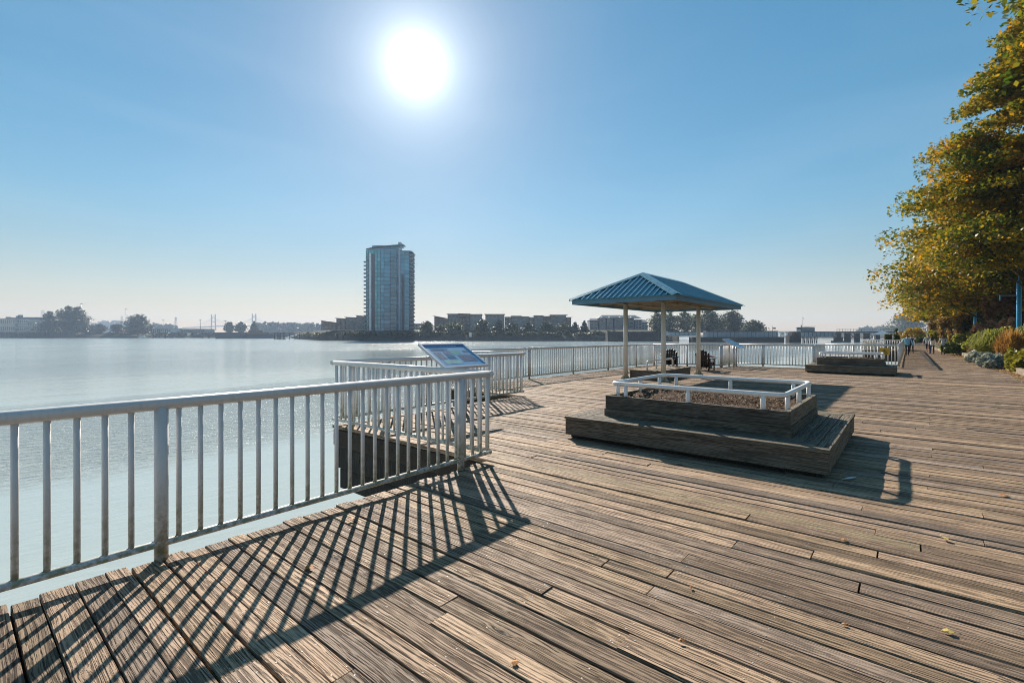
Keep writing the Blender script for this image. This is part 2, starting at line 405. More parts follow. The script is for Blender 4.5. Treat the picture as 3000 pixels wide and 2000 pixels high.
# ------------------------------------------------------------------ river and boardwalk deck
g = 80
xs = np.linspace(-900, 3600, g); ys = np.linspace(-700, 3600, g)
V = np.array([(x, y, WATER) for y in ys for x in xs])
Fq = np.array([(j*g+i, j*g+i+1, (j+1)*g+i+1, (j+1)*g+i) for j in range(g-1) for i in range(g-1)])
tag(link('river', npmesh('river', V, Fq, M['water'])), kind='structure')

CURB = [(-8,-3.6),(40,-3.58),(50,-3.4),(59,-3.1),(64,-2.6),(70,-2.3),(110,-2.3)]
def curb_y(x):
    for (a, b), (c, d) in zip(CURB, CURB[1:]):
        if a <= x <= c: return b+(d-b)*(x-a)/(c-a)
    return CURB[-1][1]
STEPS = [(-8,4.6,4.265),(4.6,10.2,8.16),(10.2,25.5,11.04),(25.5,27.9,7.39),(27.9,31.5,3.64),(31.5,65,.46),(65,76,4.0),(76,108,.46)]
def edge_y(x):
    for a, b, y in STEPS:
        if a <= x < b: return y
    return .46
deck = thing('deck', 'weathered grey brown timber boardwalk deck beside the river', None, kind='structure')
PW, GAP, TH = .170, .009, .055
def plank_profile(wd, c=.004): return [(-wd/2,-TH),(wd/2,-TH),(wd/2,-c*1.3),(wd/2-c*1.2,0),(-wd/2+c*1.2,0),(-wd/2,-c*1.3)]
def plank_mb(mb, x, y0, y1, z, wd, tilt=0):
    pr = plank_profile(wd); n = len(pr)
    vs = [(x+a, y, z+b+a*tilt) for y in (y0, y1) for a, b in pr]
    mb.add(vs, [tuple(range(n)), tuple(range(2*n-1, n-1, -1))]+[(i, n+i, n+(i+1) % n, (i+1) % n) for i in range(n)])
pm = []
for wv in (.161, .161, .161):
    mb = MB(); pr = plank_profile(wv); n = len(pr)
    vs = [(a, y, b) for y in (0, 1) for a, b in pr]
    mb.add(vs, [tuple(range(n)), tuple(range(2*n-1, n-1, -1))]+[(i, n+i, n+(i+1) % n, (i+1) % n) for i in range(n)])
    pm.append(mb.mesh('plank', M['deck']))
newer = pm[2].copy(); newer.materials[0] = M['deck_new']
rest = MB(); nails = MB(); count = 0
x = -7.9; k = 0
while x < 107.9:
    wq = rnd.choice((.122, .138, .150, .158, .163, .172))
    x += wq/2+.0045
    y0, y1 = curb_y(x)+.02, edge_y(x)+rnd.uniform(-.03, .03)
    y = y0-rnd.uniform(0, 3.0); cuts = []
    while y < y1:
        L = rnd.choice((3.66, 4.88, 4.88, 6.1))
        a, b = max(y, y0), min(y+L, y1)
        if b-a < 1.3 and cuts: cuts[-1][1] = b
        elif b-a > .02: cuts.append([a, b])
        y += L
    for a, b in cuts:
        z = rnd.uniform(-.009, .004); tl = rnd.uniform(-.04, .04)
        if -.35 < x < 14.2 and count < 298:
            o = link('plank', newer if abs(x-4.92) < .08 and b > 1.2 and a < 3.0 else rnd.choice(pm), deck, (x+rnd.uniform(-.0035, .0035), a+.003, z)); o.scale = (wq/.161, b-a-rnd.choice((.005,.007,.012)), 1)
            o.rotation_euler = (0, tl*.6, rnd.uniform(-.0007, .0007)); count += 1
        else: plank_mb(rest, x, a+.003, b-.005, z, wq, tl if x < 30 else 0)
        if x < 9:
            for yn in [a+.05, b-.05]+[q*.61 for q in range(int(a/.61)+1, int(b/.61)+1)]:
                if rnd.random() < .25: continue
                for sx in (-.04, .04):
                    nails.lathe([(.0045, 0), (.0045, .0010)], 6, 0, (x+sx+rnd.uniform(-.008, .008), yn+rnd.uniform(-.01, .01), z+.0005), False)
    x += wq/2+rnd.choice((.003, .004, .005, .009))
tag(rest.build('planks_beyond', M['deck'], deck), kind='stuff')
tag(nails.build('nails', M['nail'], deck), kind='stuff')
for a, b, y in STEPS:
    ymin = min(curb_y(a+.01), curb_y(b-.01))-.3
    MB().box(a+.02, b+.001, ymin, y-.10, -.40, -.066).build('gap_shade_block', M['sub'], deck)  # solid dark block stands in for the shade seen through plank gaps
    # fascia timbers along the river edge
    MB().box(a+.05, b-.02, y-.16, y-.04, -.36, -.062, c=.01).build('fascia_beam', M['edge_wood'], deck)
    MB().box(a+.10, b-.06, y-.42, y-.12, -.80, -.37, c=.015).build('stringer', M['creosote'], deck)
for (a, b, y), (a2, b2, y2) in zip(STEPS, STEPS[1:]):
    lo, hi = min(y, y2), max(y, y2); xx = a2; s = 1 if y2 > y else -1
    MB().box(xx-.0, xx+.10*s, lo-.2, hi-.03, -.36, -.064, c=.01).build('fascia_beam', M['edge_wood'], deck) if s > 0 else MB().box(xx-.1, xx, lo-.2, hi-.03, -.36, -.064, c=.01).build('fascia_beam', M['edge_wood'], deck)
    q0, q1 = (xx+.05, xx+.35) if s > 0 else (xx-.35, xx-.05)
    MB().box(q0, q1, lo-.6, hi-.06, -.78, -.37, c=.015).build('stringer', M['creosote'], deck)
    MB().box(q0+(.04 if s > 0 else .0), q1, lo-.6, hi-.10, -1.16, -.79, c=.015).build('stringer', M['creosote'], deck)
pile = MB().lathe([(.17, WATER-1.0), (.165, -.37)], 12).mesh('pile', M['creosote'])
for a, b, y in STEPS:
    n = max(1, int((b-a)/3))
    for i in range(n):
        for dy in (-.5, -3.3):
            if a > 60: continue
            link('pile', pile, deck, (a+.5+i*(b-a-.8)/max(1, n-1) if n > 1 else (a+b)/2, y+dy, 0))

# ------------------------------------------------------------------ railings
RZ, BZ, SPC = 1.145, .12, .143
BALU = {n: MB().tube([(0,0,BZ), (0,0,RZ-.03)], .019, n).mesh('baluster', M['white']) for n in (10, 6)}
POSTM = {n: MB().tube([(0,0,0), (0,0,RZ-.02)], .045, n).mesh('post', M['white']) for n in (14, 8)}
def railing(p0, p1, label, phase=.5, hi=True, posts=None, gap=3.05):
    p0 = Vector((*p0, 0)); p1 = Vector((*p1, 0)); d = p1-p0; L = d.length; d.normalize()
    t = thing('railing', label, 'railing', p0, math.atan2(d.y, d.x), 'white pipe railings along the boardwalk edge')
    n = 14 if hi else 8
    MB().tube([(-.02,0,RZ), (L+.02,0,RZ)], .045, n).ball((-.02,0,RZ), .045, n=n, k=6).ball((L+.02,0,RZ), .045, n=n, k=6).build('top_rail', M['white'], t)
    MB().tube([(-.02,0,BZ), (L+.02,0,BZ)], .028, max(8, n-2)).build('bottom_rail', M['white'], t)
    if posts is None:
        m = max(1, round(L/gap)); posts = [L*(i+phase)/m for i in range(m)] if m > 1 else [L*phase]
    for q in posts:
        po = link('post', POSTM[14 if hi else 8], t, (q,0,0))
    k = .05
    while k < L-.02:
        if all(abs(k-q) > .06 for q in posts): link('baluster', BALU[10 if hi else 6], t, (k,0,0))
        k += SPC
    return t
railing((-4.63,4.23), (4.6,4.23), 'near white railing at lower left, algae stained at its foot', posts=[.36,3.41,5.66,8.71])
railing((4.6,4.23), (4.6,8.12), 'white railing running out from the near railing corner, rust spots on top', posts=[.55,3.3])
railing((4.6,8.12), (10.2,8.12), 'white railing on the river side behind the large information panel', posts=[1.2,4.2])
railing((10.2,8.12), (10.2,11.0), 'short white railing leading outward just behind the large information panel', posts=[1.9])
railing((10.2,11.0), (25.5,11.0), 'long white railing along the river left of the gazebo', phase=.3)
railing((25.5,11.0), (25.5,7.35), 'white railing straight behind the two black chairs', False, posts=[.06,1.9,3.6])
railing((25.5,7.35), (27.9,7.35), 'short white railing carrying the small information panel', hi=False, posts=[.05,1.3,2.35])
railing((27.9,7.35), (27.9,3.6), 'white railing right of the small information panel', hi=False, posts=[1.4,3.7])
railing((27.9,3.6), (31.5,3.6), 'short white railing seen end-on behind the far planter', hi=False, posts=[1.2,3.5])
railing((31.5,3.6), (31.5,.42), 'white railing with the yellow sign behind the far planter', hi=False, posts=[1.3,2.6])
railing((31.5,.42), (65,.42), 'white railing receding along the promenade beside the walkers', hi=False)
railing((65,.42), (65,3.96), 'far white railing in front of the clipped hedge box', hi=False)
railing((65,3.96), (76,3.96), 'far white railing on the river side of the distant platform', hi=False)
railing((104,.42), (104,-2.0), 'last white railing across the far end of the promenade', hi=False)

# ------------------------------------------------------------------ planters with timber benches
def soil_patch(x0, x1, y0, y1, z, parent, seed):
    r = np.random.default_rng(seed); nx, ny = 46, 40
    X, Y = np.meshgrid(np.linspace(x0, x1, nx), np.linspace(y0, y1, ny))
    Z = z+r.normal(0, .017, X.shape)+.035*np.sin(X*3.1+seed)*np.cos(Y*2.3)
    V = np.stack([X.ravel(), Y.ravel(), Z.ravel()], 1)
    Fq = np.array([(j*nx+i, j*nx+i+1, (j+1)*nx+i+1, (j+1)*nx+i) for j in range(ny-1) for i in range(nx-1)])
    link('soil', npmesh('soil', V, Fq, M['soil'], True), parent)
    mb = MB()
    for i in range(2400):
        a = r.uniform(0, 6.28); L = r.uniform(.015, .065); p = Vector((r.uniform(x0+.02, x1-.02), r.uniform(y0+.02, y1-.02), z+r.uniform(.0, .04)))
        d = Vector((math.cos(a), math.sin(a), r.uniform(-.4, .4)))*L
        mb.beam(p, p+d, r.uniform(.006, .016), .006, 0)
    tag(mb.build('mulch_chips', M['mulch'], parent), kind='stuff')
M['mulch'] = wood('mulch_wood', (.26,.16,.085), (.05,.028,.018), axis='X', moss=.1, tone=(.4,1.5))
def rail_loop(x0, x1, y0, y1, z, r, rad, parent, mat):
    pts = []
    for cx_, cy_, a0 in ((x1-rad,y0+rad,-90),(x1-rad,y1-rad,0),(x0+rad,y1-rad,90),(x0+rad,y0+rad,180)):
        for i in range(5):
            t = math.radians(a0+90*i/4); pts.append((cx_+rad*math.cos(t), cy_+rad*math.sin(t), z))
    MB().tube(pts, r, 12, closed=True).build('guard_rail', mat, parent)
def planter(x0, x1, y0, y1, bw, z1, z2, zr, label, seed, posts):
    t = thing('planter', label, 'planter', (x0, y0, 0), 0, 'timber planters with bench surrounds')
    W, D = x1-x0, y1-y0; ov = .07
    # recessed plinth, face timbers of the bench
    MB().box(ov, W-ov, ov, D-ov, .0, .05).build('plinth', M['creosote'], t)
    MB().box(.0, .075, .0, D, .05, z1-.045, c=.008).build('bench_board', M['dark_wood_y'], t)
    MB().box(W-.075, W, .0, D, .05, z1-.045, c=.008).build('bench_board', M['dark_wood_y'], t)
    MB().box(.078, W-.078, .0, .075, .05, z1-.045, c=.008).build('bench_board', M['dark_wood_x'], t)
    MB().box(.078, W-.078, D-.075, D, .05, z1-.045, c=.008).build('bench_board', M['dark_wood_x'], t)
    n = 3; bwid = bw/n
    for i in range(n):
        a = i*bwid; b = a+bwid-.007; h = z1+rnd.uniform(-.003, .003)
        MB().box(a-.012, b-.012, -.012+a, D+.012-a, z1-.044, h, c=.006).build('seat_board', M['dark_wood_y'], t)
        MB().box(W-b+.012, W-a+.012, -.012+a, D+.012-a, z1-.044, h+.001, c=.006).build('seat_board', M['dark_wood_y'], t)
        xa, xb = b-.008, W-b+.008
        MB().box(xa, xb, a-.012, b-.012, z1-.0445, h-.001, c=.006).build('seat_board', M['dark_wood_x'], t)
        MB().box(xa, xb, D-b+.012, D-a+.012, z1-.0445, h-.0015, c=.006).build('seat_board', M['dark_wood_x'], t)
    # upper box, two courses of timber
    X0, X1, Y0, Y1 = bw, W-bw, bw, D-bw; zm = z1+(z2-z1)*.36
    for za, zb, o in ((z1-.02, zm, -.014), (zm+.003, z2, 0)):
        MB().box(X0+o, X0+.07, Y0+o, Y1-o, za, zb, c=.006).build('box_board', M['dark_wood_y'], t)
        MB().box(X1-.07, X1-o, Y0+o, Y1-o, za, zb, c=.006).build('box_board', M['dark_wood_y'], t)
        MB().box(X0+.072, X1-.072, Y0+o, Y0+.07, za, zb-.001, c=.006).build('box_board', M['dark_wood_x'], t)
        MB().box(X0+.072, X1-.072, Y1-.07, Y1-o, za, zb-.001, c=.006).build('box_board', M['dark_wood_x'], t)
    soil_patch(X0+.06, X1-.06, Y0+.06, Y1-.06, z2-.07, t, seed)
    ins = .075
    rail_loop(X0+ins, X1-ins, Y0+ins, Y1-ins, zr, .034, .13, t, M['white2'])
    pmh = MB().tube([(0,0,z2-.12), (0,0,zr)], .031, 10).mesh('rail_post', M['white2'])
    w2, d2 = X1-X0-2*ins, Y1-Y0-2*ins
    for q in posts:
        for px_, py_ in ((X0+ins, Y0+ins+q*d2), (X1-ins, Y0+ins+q*d2), (X0+ins+q*w2, Y0+ins), (X0+ins+q*w2, Y1-ins)):
            link('rail_post', pmh, t, (px_, py_, 0))
    return t
planter(6.47, 9.72, .70, 4.28, .47, .34, .67, .865, 'big dark timber planter of bare soil nearest the camera', 3, (.1,.5,.9))
planter(24.6, 27.3, .40, 3.55, .40, .34, .66, .86, 'far dark timber planter near the promenade walkers', 5, (.1,.5,.9))

# bench block under the gazebo
t = thing('bench_block', 'low timber bench block with a white pipe backrest under the gazebo', 'bench', (16.75,6.95,0))
bw_, bd_ = 3.1, 1.2
for i in range(6):
    MB().box(-.02, bw_+.02, -.02+i*.207, -.02+i*.207+.2, .305, .345+rnd.uniform(-.003,.003), c=.006).build('seat_board', M['curb_wood'], t)
MB().box(0, bw_, 0, .07, .0, .303, c=.006).build('side_board', M['dark_wood_x'], t)
MB().box(0, bw_, bd_-.07, bd_, .0, .303, c=.006).build('side_board', M['dark_wood_x'], t)
MB().box(0, .07, .073, bd_-.073, .0, .302, c=.006).build('side_board', M['dark_wood_y'], t)
MB().box(bw_-.07, bw_, .073, bd_-.073, .0, .302, c=.006).build('side_board', M['dark_wood_y'], t)
yb = .62
MB().tube([(.25,yb,.33),(.25,yb,.60),(.30,yb,.66),(.37,yb,.68),(2.65,yb,.68),(2.72,yb,.66),(2.77,yb,.60),(2.77,yb,.33)], .034, 12).build('back_rail', M['white2'], t)
for q in (1.1, 1.95): MB().tube([(q,yb,.33),(q,yb,.66)], .03, 10).build('rail_post', M['white2'], t)

# ------------------------------------------------------------------ gazebo
gx, gy = 18.38, 7.485; RU, RV, QU, QV, ZE, ZR, MR = 3.73, 1.913, 1.841, .738, 2.80, 3.90, 1.93
G = thing('gazebo', 'gazebo with blue ribbed metal hip roof on white posts', 'gazebo', (gx, gy, 0))
for su in (-1, 1):
    for sv in (-1, 1):
        po = MB().tube([(su*QU,sv*QV,0), (su*QU,sv*QV,ZE+.16)], .082, 16).build('post', M['post'], G)
        mb = MB()
        for a in range(4):
            c_, s_ = math.cos(a*math.pi/2), math.sin(a*math.pi/2)
            vs = []
            for o in (-.006, .006):
                for r_, z_ in ((.075,.005),(.21,.005),(.075,.17)): vs.append((su*QU+c_*r_-s_*o, sv*QV+s_*r_+c_*o, z_))
            mb.add(vs, [(0,1,2),(5,4,3),(0,3,4,1),(1,4,5,2),(2,5,3,0)])
        mb.box(su*QU-.15, su*QU+.15, sv*QV-.15, sv*QV+.15, .001, .014, c=.003).build('base_plate', M['post'], po)
fz0, fz1 = ZE-.04, ZE+.10
for a, b, m_ in (((-RU,-RV),(RU,-RV),'x'), ((-RU,RV),(RU,RV),'x')):
    y = a[1]; s = 1 if y > 0 else -1
    MB().box(-RU, RU, min(y, y-s*.045), max(y, y-s*.045), fz0, fz1).build('fascia_board', M['fascia_blue'], G)
for x_ in (-RU, RU):
    s = 1 if x_ > 0 else -1
    MB().box(min(x_+s*.003, x_-s*.045), max(x_+s*.003, x_-s*.045), -RV+.047, RV-.047, fz0, fz1-.002).build('fascia_board', M['fascia_blue'], G)
# beams and ceiling
for sv in (-1, 1): MB().box(-RU+.06, RU-.06, sv*QV-.05, sv*QV+.05, ZE+.02, ZE+.20).build('beam', M['soffit'], G)
for q in (-2.8, -QU, -.6, .6, QU, 2.8): MB().box(q-.04, q+.04, -RV+.06, RV-.06, ZE+.03, ZE+.17).build('joist', M['soffit'], G)
# roof: four slopes of ribbed sheet, each with raised ribs
eo = .06; EU, EV, EZ = RU+eo, RV+eo, ZE+.115
A, B = Vector((-MR,0,ZR)), Vector((MR,0,ZR))
c00, c10, c11, c01 = Vector((-EU,-EV,EZ)), Vector((EU,-EV,EZ)), Vector((EU,EV,EZ)), Vector((-EU,EV,EZ))
def slope(poly, eave_a, eave_b, pitch=.205):
    """sheet with trapezoid ribs running up the slope, clipped by the hips"""
    n = (poly[1]-poly[0]).cross(poly[-1]-poly[0]).normalized()
    if n.z < 0: n = -n
    mb = MB(); N = len(poly)
    vs = [p for p in poly]+[p-n*.02 for p in poly]
    mb.add(vs, [tuple(range(N)), tuple(range(2*N-1, N-1, -1))]+[(i, (i+1) % N, N+(i+1) % N, N+i) for i in range(N)])
    sheet = mb.build('roof_sheet', M['roof'], G)
    e = (eave_b-eave_a); L = e.length; e.normalize(); up = n.cross(e).normalized()
    if up.z < 0: up = -up
    # 2-D polygon in (e, up)
    P2 = [((p-eave_a).dot(e), (p-eave_a).dot(up)) for p in poly]
    def top(s_):
        best = 0
        for (x1, y1), (x2, y2) in zip(P2, P2[1:]+P2[:1]):
            if min(x1, x2) <= s_ <= max(x1, x2) and abs(x2-x1) > 1e-6: best = max(best, y1+(y2-y1)*(s_-x1)/(x2-x1))
        return best
    k = pitch*.5
    while k < L-.03:
        h = min(top(k-.03), top(k+.03))-.015
        if h > .08:
            a_ = eave_a+e*k-up*.01; b_ = eave_a+e*k+up*h; w0, w1, hh = .036, .018, .036
            vs = []
            for p in (a_, b_): vs += [p-e*w0+n*.001, p-e*w1+n*hh, p+e*w1+n*hh, p+e*w0+n*.001]
            MB().add(vs, [(0,1,5,4),(1,2,6,5),(2,3,7,6),(0,3,2,1),(4,5,6,7)]).build('roof_rib', M['roof'], sheet)
        k += pitch
slope([c00, c10, B, A], c00, c10); slope([c11, c01, A, B], c11, c01); slope([c01, c00, A], c01, c00); slope([c10, c11, B], c10, c11)
def cap(p, q, n1, n2, wd=.17):
    d = (q-p).normalized(); s1 = d.cross(n1).normalized(); s2 = n2.cross(d).normalized()
    if s1.z > 0: s1 = -s1
    if s2.z > 0: s2 = -s2
    o = (n1+n2).normalized()*.056
    vs = [p+o, q+o, q+s1*wd+n1*.046, p+s1*wd+n1*.046, q+s2*wd+n2*.046, p+s2*wd+n2*.046]
    vs += [v-Vector((0,0,.012)) for v in vs]
    MB().add(vs, [(0,1,2,3),(1,0,5,4),(6,9,8,7),(7,10,11,6),(3,2,8,9),(5,11,10,4),(2,1,4,10,7,8),(0,3,9,6,11,5)]).build('ridge_cap', M['roof'], G)
hS = (EZ-ZR)/(EV); nS = Vector((0,-(ZR-EZ),EV)).normalized(); nN = Vector((0,ZR-EZ,EV)).normalized()
nW = Vector((-(ZR-EZ),0,EU-MR)).normalized(); nE = Vector((ZR-EZ,0,EU-MR)).normalized()
cap(A, B, nS, nN); cap(c00, A, nW, nS); cap(c10, B, nS, nE); cap(c01, A, nN, nW); cap(c11, B, nE, nN)

# ------------------------------------------------------------------ chairs
def adirondack(loc, rz, label):
    """faces local +y"""
    t = thing('adirondack_chair', label, 'chair', loc, rz, 'black slatted garden chairs by the railing')
    K = M['black']
    for sx in (-1, 1):
        MB().box(sx*.30-.02, sx*.30+.02, .28, .40, 0, .55, c=.006).build('front_leg', K, t)
        MB().beam((sx*.27,.33,.34), (sx*.27,-.55,.06), .035, .12).build('rear_leg', K, t)
        mb = MB(); y0, y1 = -.42, .50
        pl = [(sx*.25,y0),(sx*.36,y0+.06),(sx*.41,y0+.4),(sx*.42,y1-.06),(sx*.38,y1),(sx*.27,y1),(sx*.25,y1-.3)]
        if sx < 0: pl = pl[::-1]
        mb.prism(pl, .55, .578).build('armrest', K, t)
        MB().beam((sx*.28,-.36,.12), (sx*.28,-.40,.56), .035, .07).build('arm_post', K, t)
    for i in range(6):
        y = .34-i*.115; z = .355-i*.032
        MB().beam((-.27,y,z), (.27,y,z), .10, .022, up=(0,.27,1)).build('seat_slat', K, t)
    hts = (.72,.83,.89,.89,.83,.72)
    for i, h in enumerate(hts):
        xb = (i-2.5)*.082; xt = (i-2.5)*.112; lean = .42
        a0 = Vector((xb,-.27,.16)); d = Vector((xt-xb, -lean*h, h*.93)); d2 = d.normalized(); sd = Vector((1,0,0)); nn = sd.cross(d2).normalized()
        pr = [(-.036,0),(.036,0),(.047,.9),(.036,.975),(.012,1.0),(-.012,1.0),(-.036,.975),(-.047,.9)]
        f_ = [a0+d*v+sd*u for u, v in pr]; bk = [p-nn*.02 for p in f_]; n = len(pr)
        MB().add(f_+bk, [tuple(range(n)), tuple(range(2*n-1, n-1, -1))]+[(i_, n+i_, n+(i_+1) % n, (i_+1) % n) for i_ in range(n)]).build('back_slat', K, t)
    MB().beam((-.28,-.44,.50), (.28,-.44,.50), .03, .07).build('back_brace', K, t)
    MB().beam((-.24,-.60,.86), (.24,-.60,.86), .025, .06).build('back_brace', K, t)
    return t
adirondack((23.9,9.35,0), -math.pi/2+.35, 'black slatted chair on the left, seen between two gazebo posts')
adirondack((23.0,7.35,0), -math.pi/2+.05, 'black slatted chair on the right, seen beside the right gazebo post')

# ------------------------------------------------------------------ information panels
M['panel_bg'] = simple('panel_print_blue', (.16,.36,.55), .35, var=.10, scale=5)
M['panel_head'] = simple('panel_print_header', (.03,.12,.28), .35, var=.1)
M['panel_txt'] = simple('panel_print_text', (.10,.17,.27), .4, var=.1)
M['panel_title'] = simple('panel_print_title', (.35,.52,.68), .4, var=.1)
M['panel_green'] = simple('panel_print_green', (.10,.34,.30), .35, var=.25, scale=12)
M['panel_photo'] = simple('panel_print_photo', (.09,.12,.19), .35, var=.8, scale=16)
M['panel_pale'] = simple('panel_print_pale', (.24,.44,.42), .35, var=.3, scale=6)
def info_panel(loc, rz, label, W=1.25, Lp=.93, slope_=math.atan2(.46,.82), zb=1.0, feet=((.38,.40),(.87,.40))):
    """local x = width, local y = up the slope (away from the reader)"""
    t = thing('information_panel', label, 'sign', loc, rz, 'tilted blue information panels')
    cs, sn = math.cos(slope_), math.sin(slope_)
    def m(x, y, h): return Vector((x, y*cs-h*sn, zb+y*sn+h*cs))
    def slab(name, x0, x1, y0, y1, h0, h1, mat, par):
        vs = [m(x,y,h) for h in (h0,h1) for x, y in ((x0,y0),(x1,y0),(x1,y1),(x0,y1))]
        return MB().add(vs, [(3,2,1,0),(4,5,6,7),(0,1,5,4),(1,2,6,5),(2,3,7,6),(3,0,4,7)]).build(name, mat, par)
    fw = .05
    face = slab('panel_face', fw, W-fw, fw, Lp-fw, .0, .016, M['panel_bg'], t)
    slab('frame_bar', 0, W, 0, fw-.002, -.02, .03, M['signframe'], t); slab('frame_bar', 0, W, Lp-fw+.002, Lp, -.02, .03, M['signframe'], t)
    slab('frame_bar', 0, fw-.002, fw, Lp-fw, -.02, .029, M['signframe'], t); slab('frame_bar', W-fw+.002, W, fw, Lp-fw, -.02, .029, M['signframe'], t)
    slab('backing', fw, W-fw, fw, Lp-fw, -.018, -.002, M['signframe'], t)
    h0 = .0165
    def pr(name, x0, x1, y0, y1, mat, lift=.0008): slab(name, fw+x0*(W-2*fw), fw+x1*(W-2*fw), fw+y0*(Lp-2*fw), fw+y1*(Lp-2*fw), h0, h0+lift, mat, face)
    pr('header', .0, 1, .88, 1, M['panel_head'])
    r = random.Random(3); xq = .05
    while xq < .8:
        wq = r.uniform(.02,.06); pr('title_mark', xq, xq+wq, .915, .955, M['panel_title'], .0016); xq += wq+.015
    for i, (a, b_, c, d) in enumerate(((.08,.24,.32,.64),(.30,.46,.52,.66),(.48,.70,.52,.72),(.56,.92,.18,.48),(.80,.93,.60,.70))):
        pr('picture', a, b_, c, d, M['panel_green'] if i == 2 else M['panel_photo'], .0012)
    pr('map', .10, .50, .10, .28, M['panel_pale'], .0012)
    for i in range(7):
        pr('text_line', .28, .28+r.uniform(.14,.22), .46-i*.022, .467-i*.022, M['panel_txt'], .0012)
        pr('text_line', .08, .08+r.uniform(.3,.45), .82-i*.02, .827-i*.02, M['panel_txt'], .0012)
    for fx, fy in feet:
        top = m(fx, fy, -.02)
        MB().tube([(fx,top.y,0), (fx,top.y,top.z-.03)], .04, 12).build('post', M['signframe'], t)
    MB().beam(m(.15,Lp*.43,-.045), m(W-.15,Lp*.43,-.045), .05, .05).build('support_bar', M['signframe'], t)
    return t
info_panel((6.2,6.87,0), 0, 'large tilted blue information panel behind the near railing corner', feet=((.42,.40),(.9,.40)))
info_panel((25.9,6.62,0), 0, 'small looking tilted information panel at the far railing corner right of the gazebo', zb=.98)

# yellow warning sign on the far railing
M['yellow'] = simple('yellow_sign_paint', (.62,.36,.02), .45, var=.1)
M['blackp'] = simple('black_print', (.02,.018,.015), .5)
t = thing('warning_sign', 'yellow warning sign with black figure hung on the far railing', 'sign', (31.44,.98,.64), 0)
MB().box(-.012, 0, -.22, .22, 0, .36, c=.002).build('sign_plate', M['yellow'], t)
MB().add([(-.014,.0,.30),(-.014,.10,.14),(-.014,-.10,.14),(-.0135,.0,.265),(-.0135,.07,.155),(-.0135,-.07,.155)],[(0,1,4,3),(1,2,5,4),(2,0,3,5)]).build('warning_triangle', M['blackp'], t)
MB().box(-.0145,-.013,-.012,.012,.165,.235).box(-.0145,-.013,-.035,.035,.205,.22).build('warning_figure', M['blackp'], t)
for q in (.10,.075,.05): MB().box(-.0145,-.013,-.14,.14,q-.006,q+.006).build('text_line', M['blackp'], t)
for sy in (-.18,.18): MB().box(-.003,.06,sy-.01,sy+.01,.33,.35).build('hanger', M['steel'], t)

# ------------------------------------------------------------------ foliage builders
def leaf_quads(P, size, rng, up=.6, aspect=1.5, size_var=.5):
    """P (n,3) leaf positions -> diamond leaves (4 verts each)"""
    n = len(P); nr = rng.normal(0, 1, (n,3)); nr[:,2] = np.abs(nr[:,2])+up; nr /= np.linalg.norm(nr, axis=1)[:,None]
    a = rng.normal(0, 1, (n,3)); a -= nr*(a*nr).sum(1)[:,None]; a /= np.linalg.norm(a, axis=1)[:,None]; b = np.cross(nr, a)
    s = size*(1+rng.uniform(-size_var, size_var, n))[:,None]
    V = np.empty((n,4,3)); V[:,0] = P-a*s*.5*aspect; V[:,1] = P+b*s*.5+nr*s*.12; V[:,2] = P+a*s*.5*aspect; V[:,3] = P-b*s*.5+nr*s*.12
    return V.reshape(-1,3), np.arange(4*n).reshape(-1,4)
def profile_at(prof, t):
    for (a, b), (c, d) in zip(prof, prof[1:]):
        if a <= t <= c: return b+(d-b)*(t-a)/(c-a)
    return prof[-1][1]
def tree(label, loc, H, prof, rad, leafs, size, mat, seed, name='tree', sprays=160, flat=.35, trunk_r=.22, limbs=26, group=None, spread=.17, droop=.0, z0=None, bark='bark', inner=.35, cat='tree', trunk=True):
    """prof: (height fraction, radius fraction) outline of the crown"""
    rng = np.random.default_rng(seed); t = thing(name, label, cat, loc, rng.uniform(0, 6.28), group)
    fr = [p[0] for p in prof]; lo, hi = fr[0], fr[-1]
    mx = max(p[1] for p in prof)
    C = []; 
    while len(C) < sprays:
        tz = rng.uniform(lo, hi); R = profile_at(prof, tz)
        if rng.uniform(0, mx) > R+.15: continue
        az = rng.uniform(0, 6.283)
        R *= 1+.16*math.sin(az*3+tz*9+seed)+.10*math.sin(az*7-tz*17+seed*2)
        rr = R*rad*max(0, (inner+(1-inner)*math.sqrt(rng.uniform(0, 1)))-.02)
        p = np.array([rr*math.cos(az), rr*math.sin(az), tz*H-droop*rr])
        C.append((p, az, rr/(rad*max(R, .05)), R))
    per = max(4, leafs//max(1, len(C))); parts = []
    for p, az, q, R in C:
        sp = spread*rad*(.55+.75*R)
        L = np.clip(rng.normal(0, 1, (per,3)), -1.9, 1.9)*np.array([sp*1.25, sp*.5, sp*flat])
        L[:,2] -= np.abs(L[:,0])*.12
        c_, s_ = math.cos(az), math.sin(az)
        parts.append(p+np.stack([L[:,0]*c_-L[:,1]*s_, L[:,0]*s_+L[:,1]*c_, L[:,2]], 1))
    P = np.concatenate(parts); P = P[P[:,2] > .02*H]
    Vv, Ff = leaf_quads(P, size, rng)
    link('crown', npmesh('crown', Vv, Ff, M[mat]), t)
    if trunk:
        mb = MB(); mb.tube([(0,0,-.3),(0,0,H*.03),(rng.normal(0,.02)*H*.3,rng.normal(0,.02)*H*.3,H*.35),(0,0,H*.7),(0,0,H*.93)], [trunk_r*1.35,trunk_r,trunk_r*.78,trunk_r*.42,trunk_r*.1], 9)
        idx = rng.permutation(len(C))[:limbs]
        for i in idx:
            p = C[i][0]; zb = max(H*.12, p[2]-.55*math.hypot(p[0], p[1]))
            mid = Vector((p[0]*.5, p[1]*.5, zb+(p[2]-zb)*.62))
            r0 = trunk_r*.30*(1-.6*p[2]/H)
            mb.tube([(0,0,zb), mid, p], [r0, r0*.62, r0*.2], 5, cap=False)
        mb.build('trunk', M[bark], t)
    return t

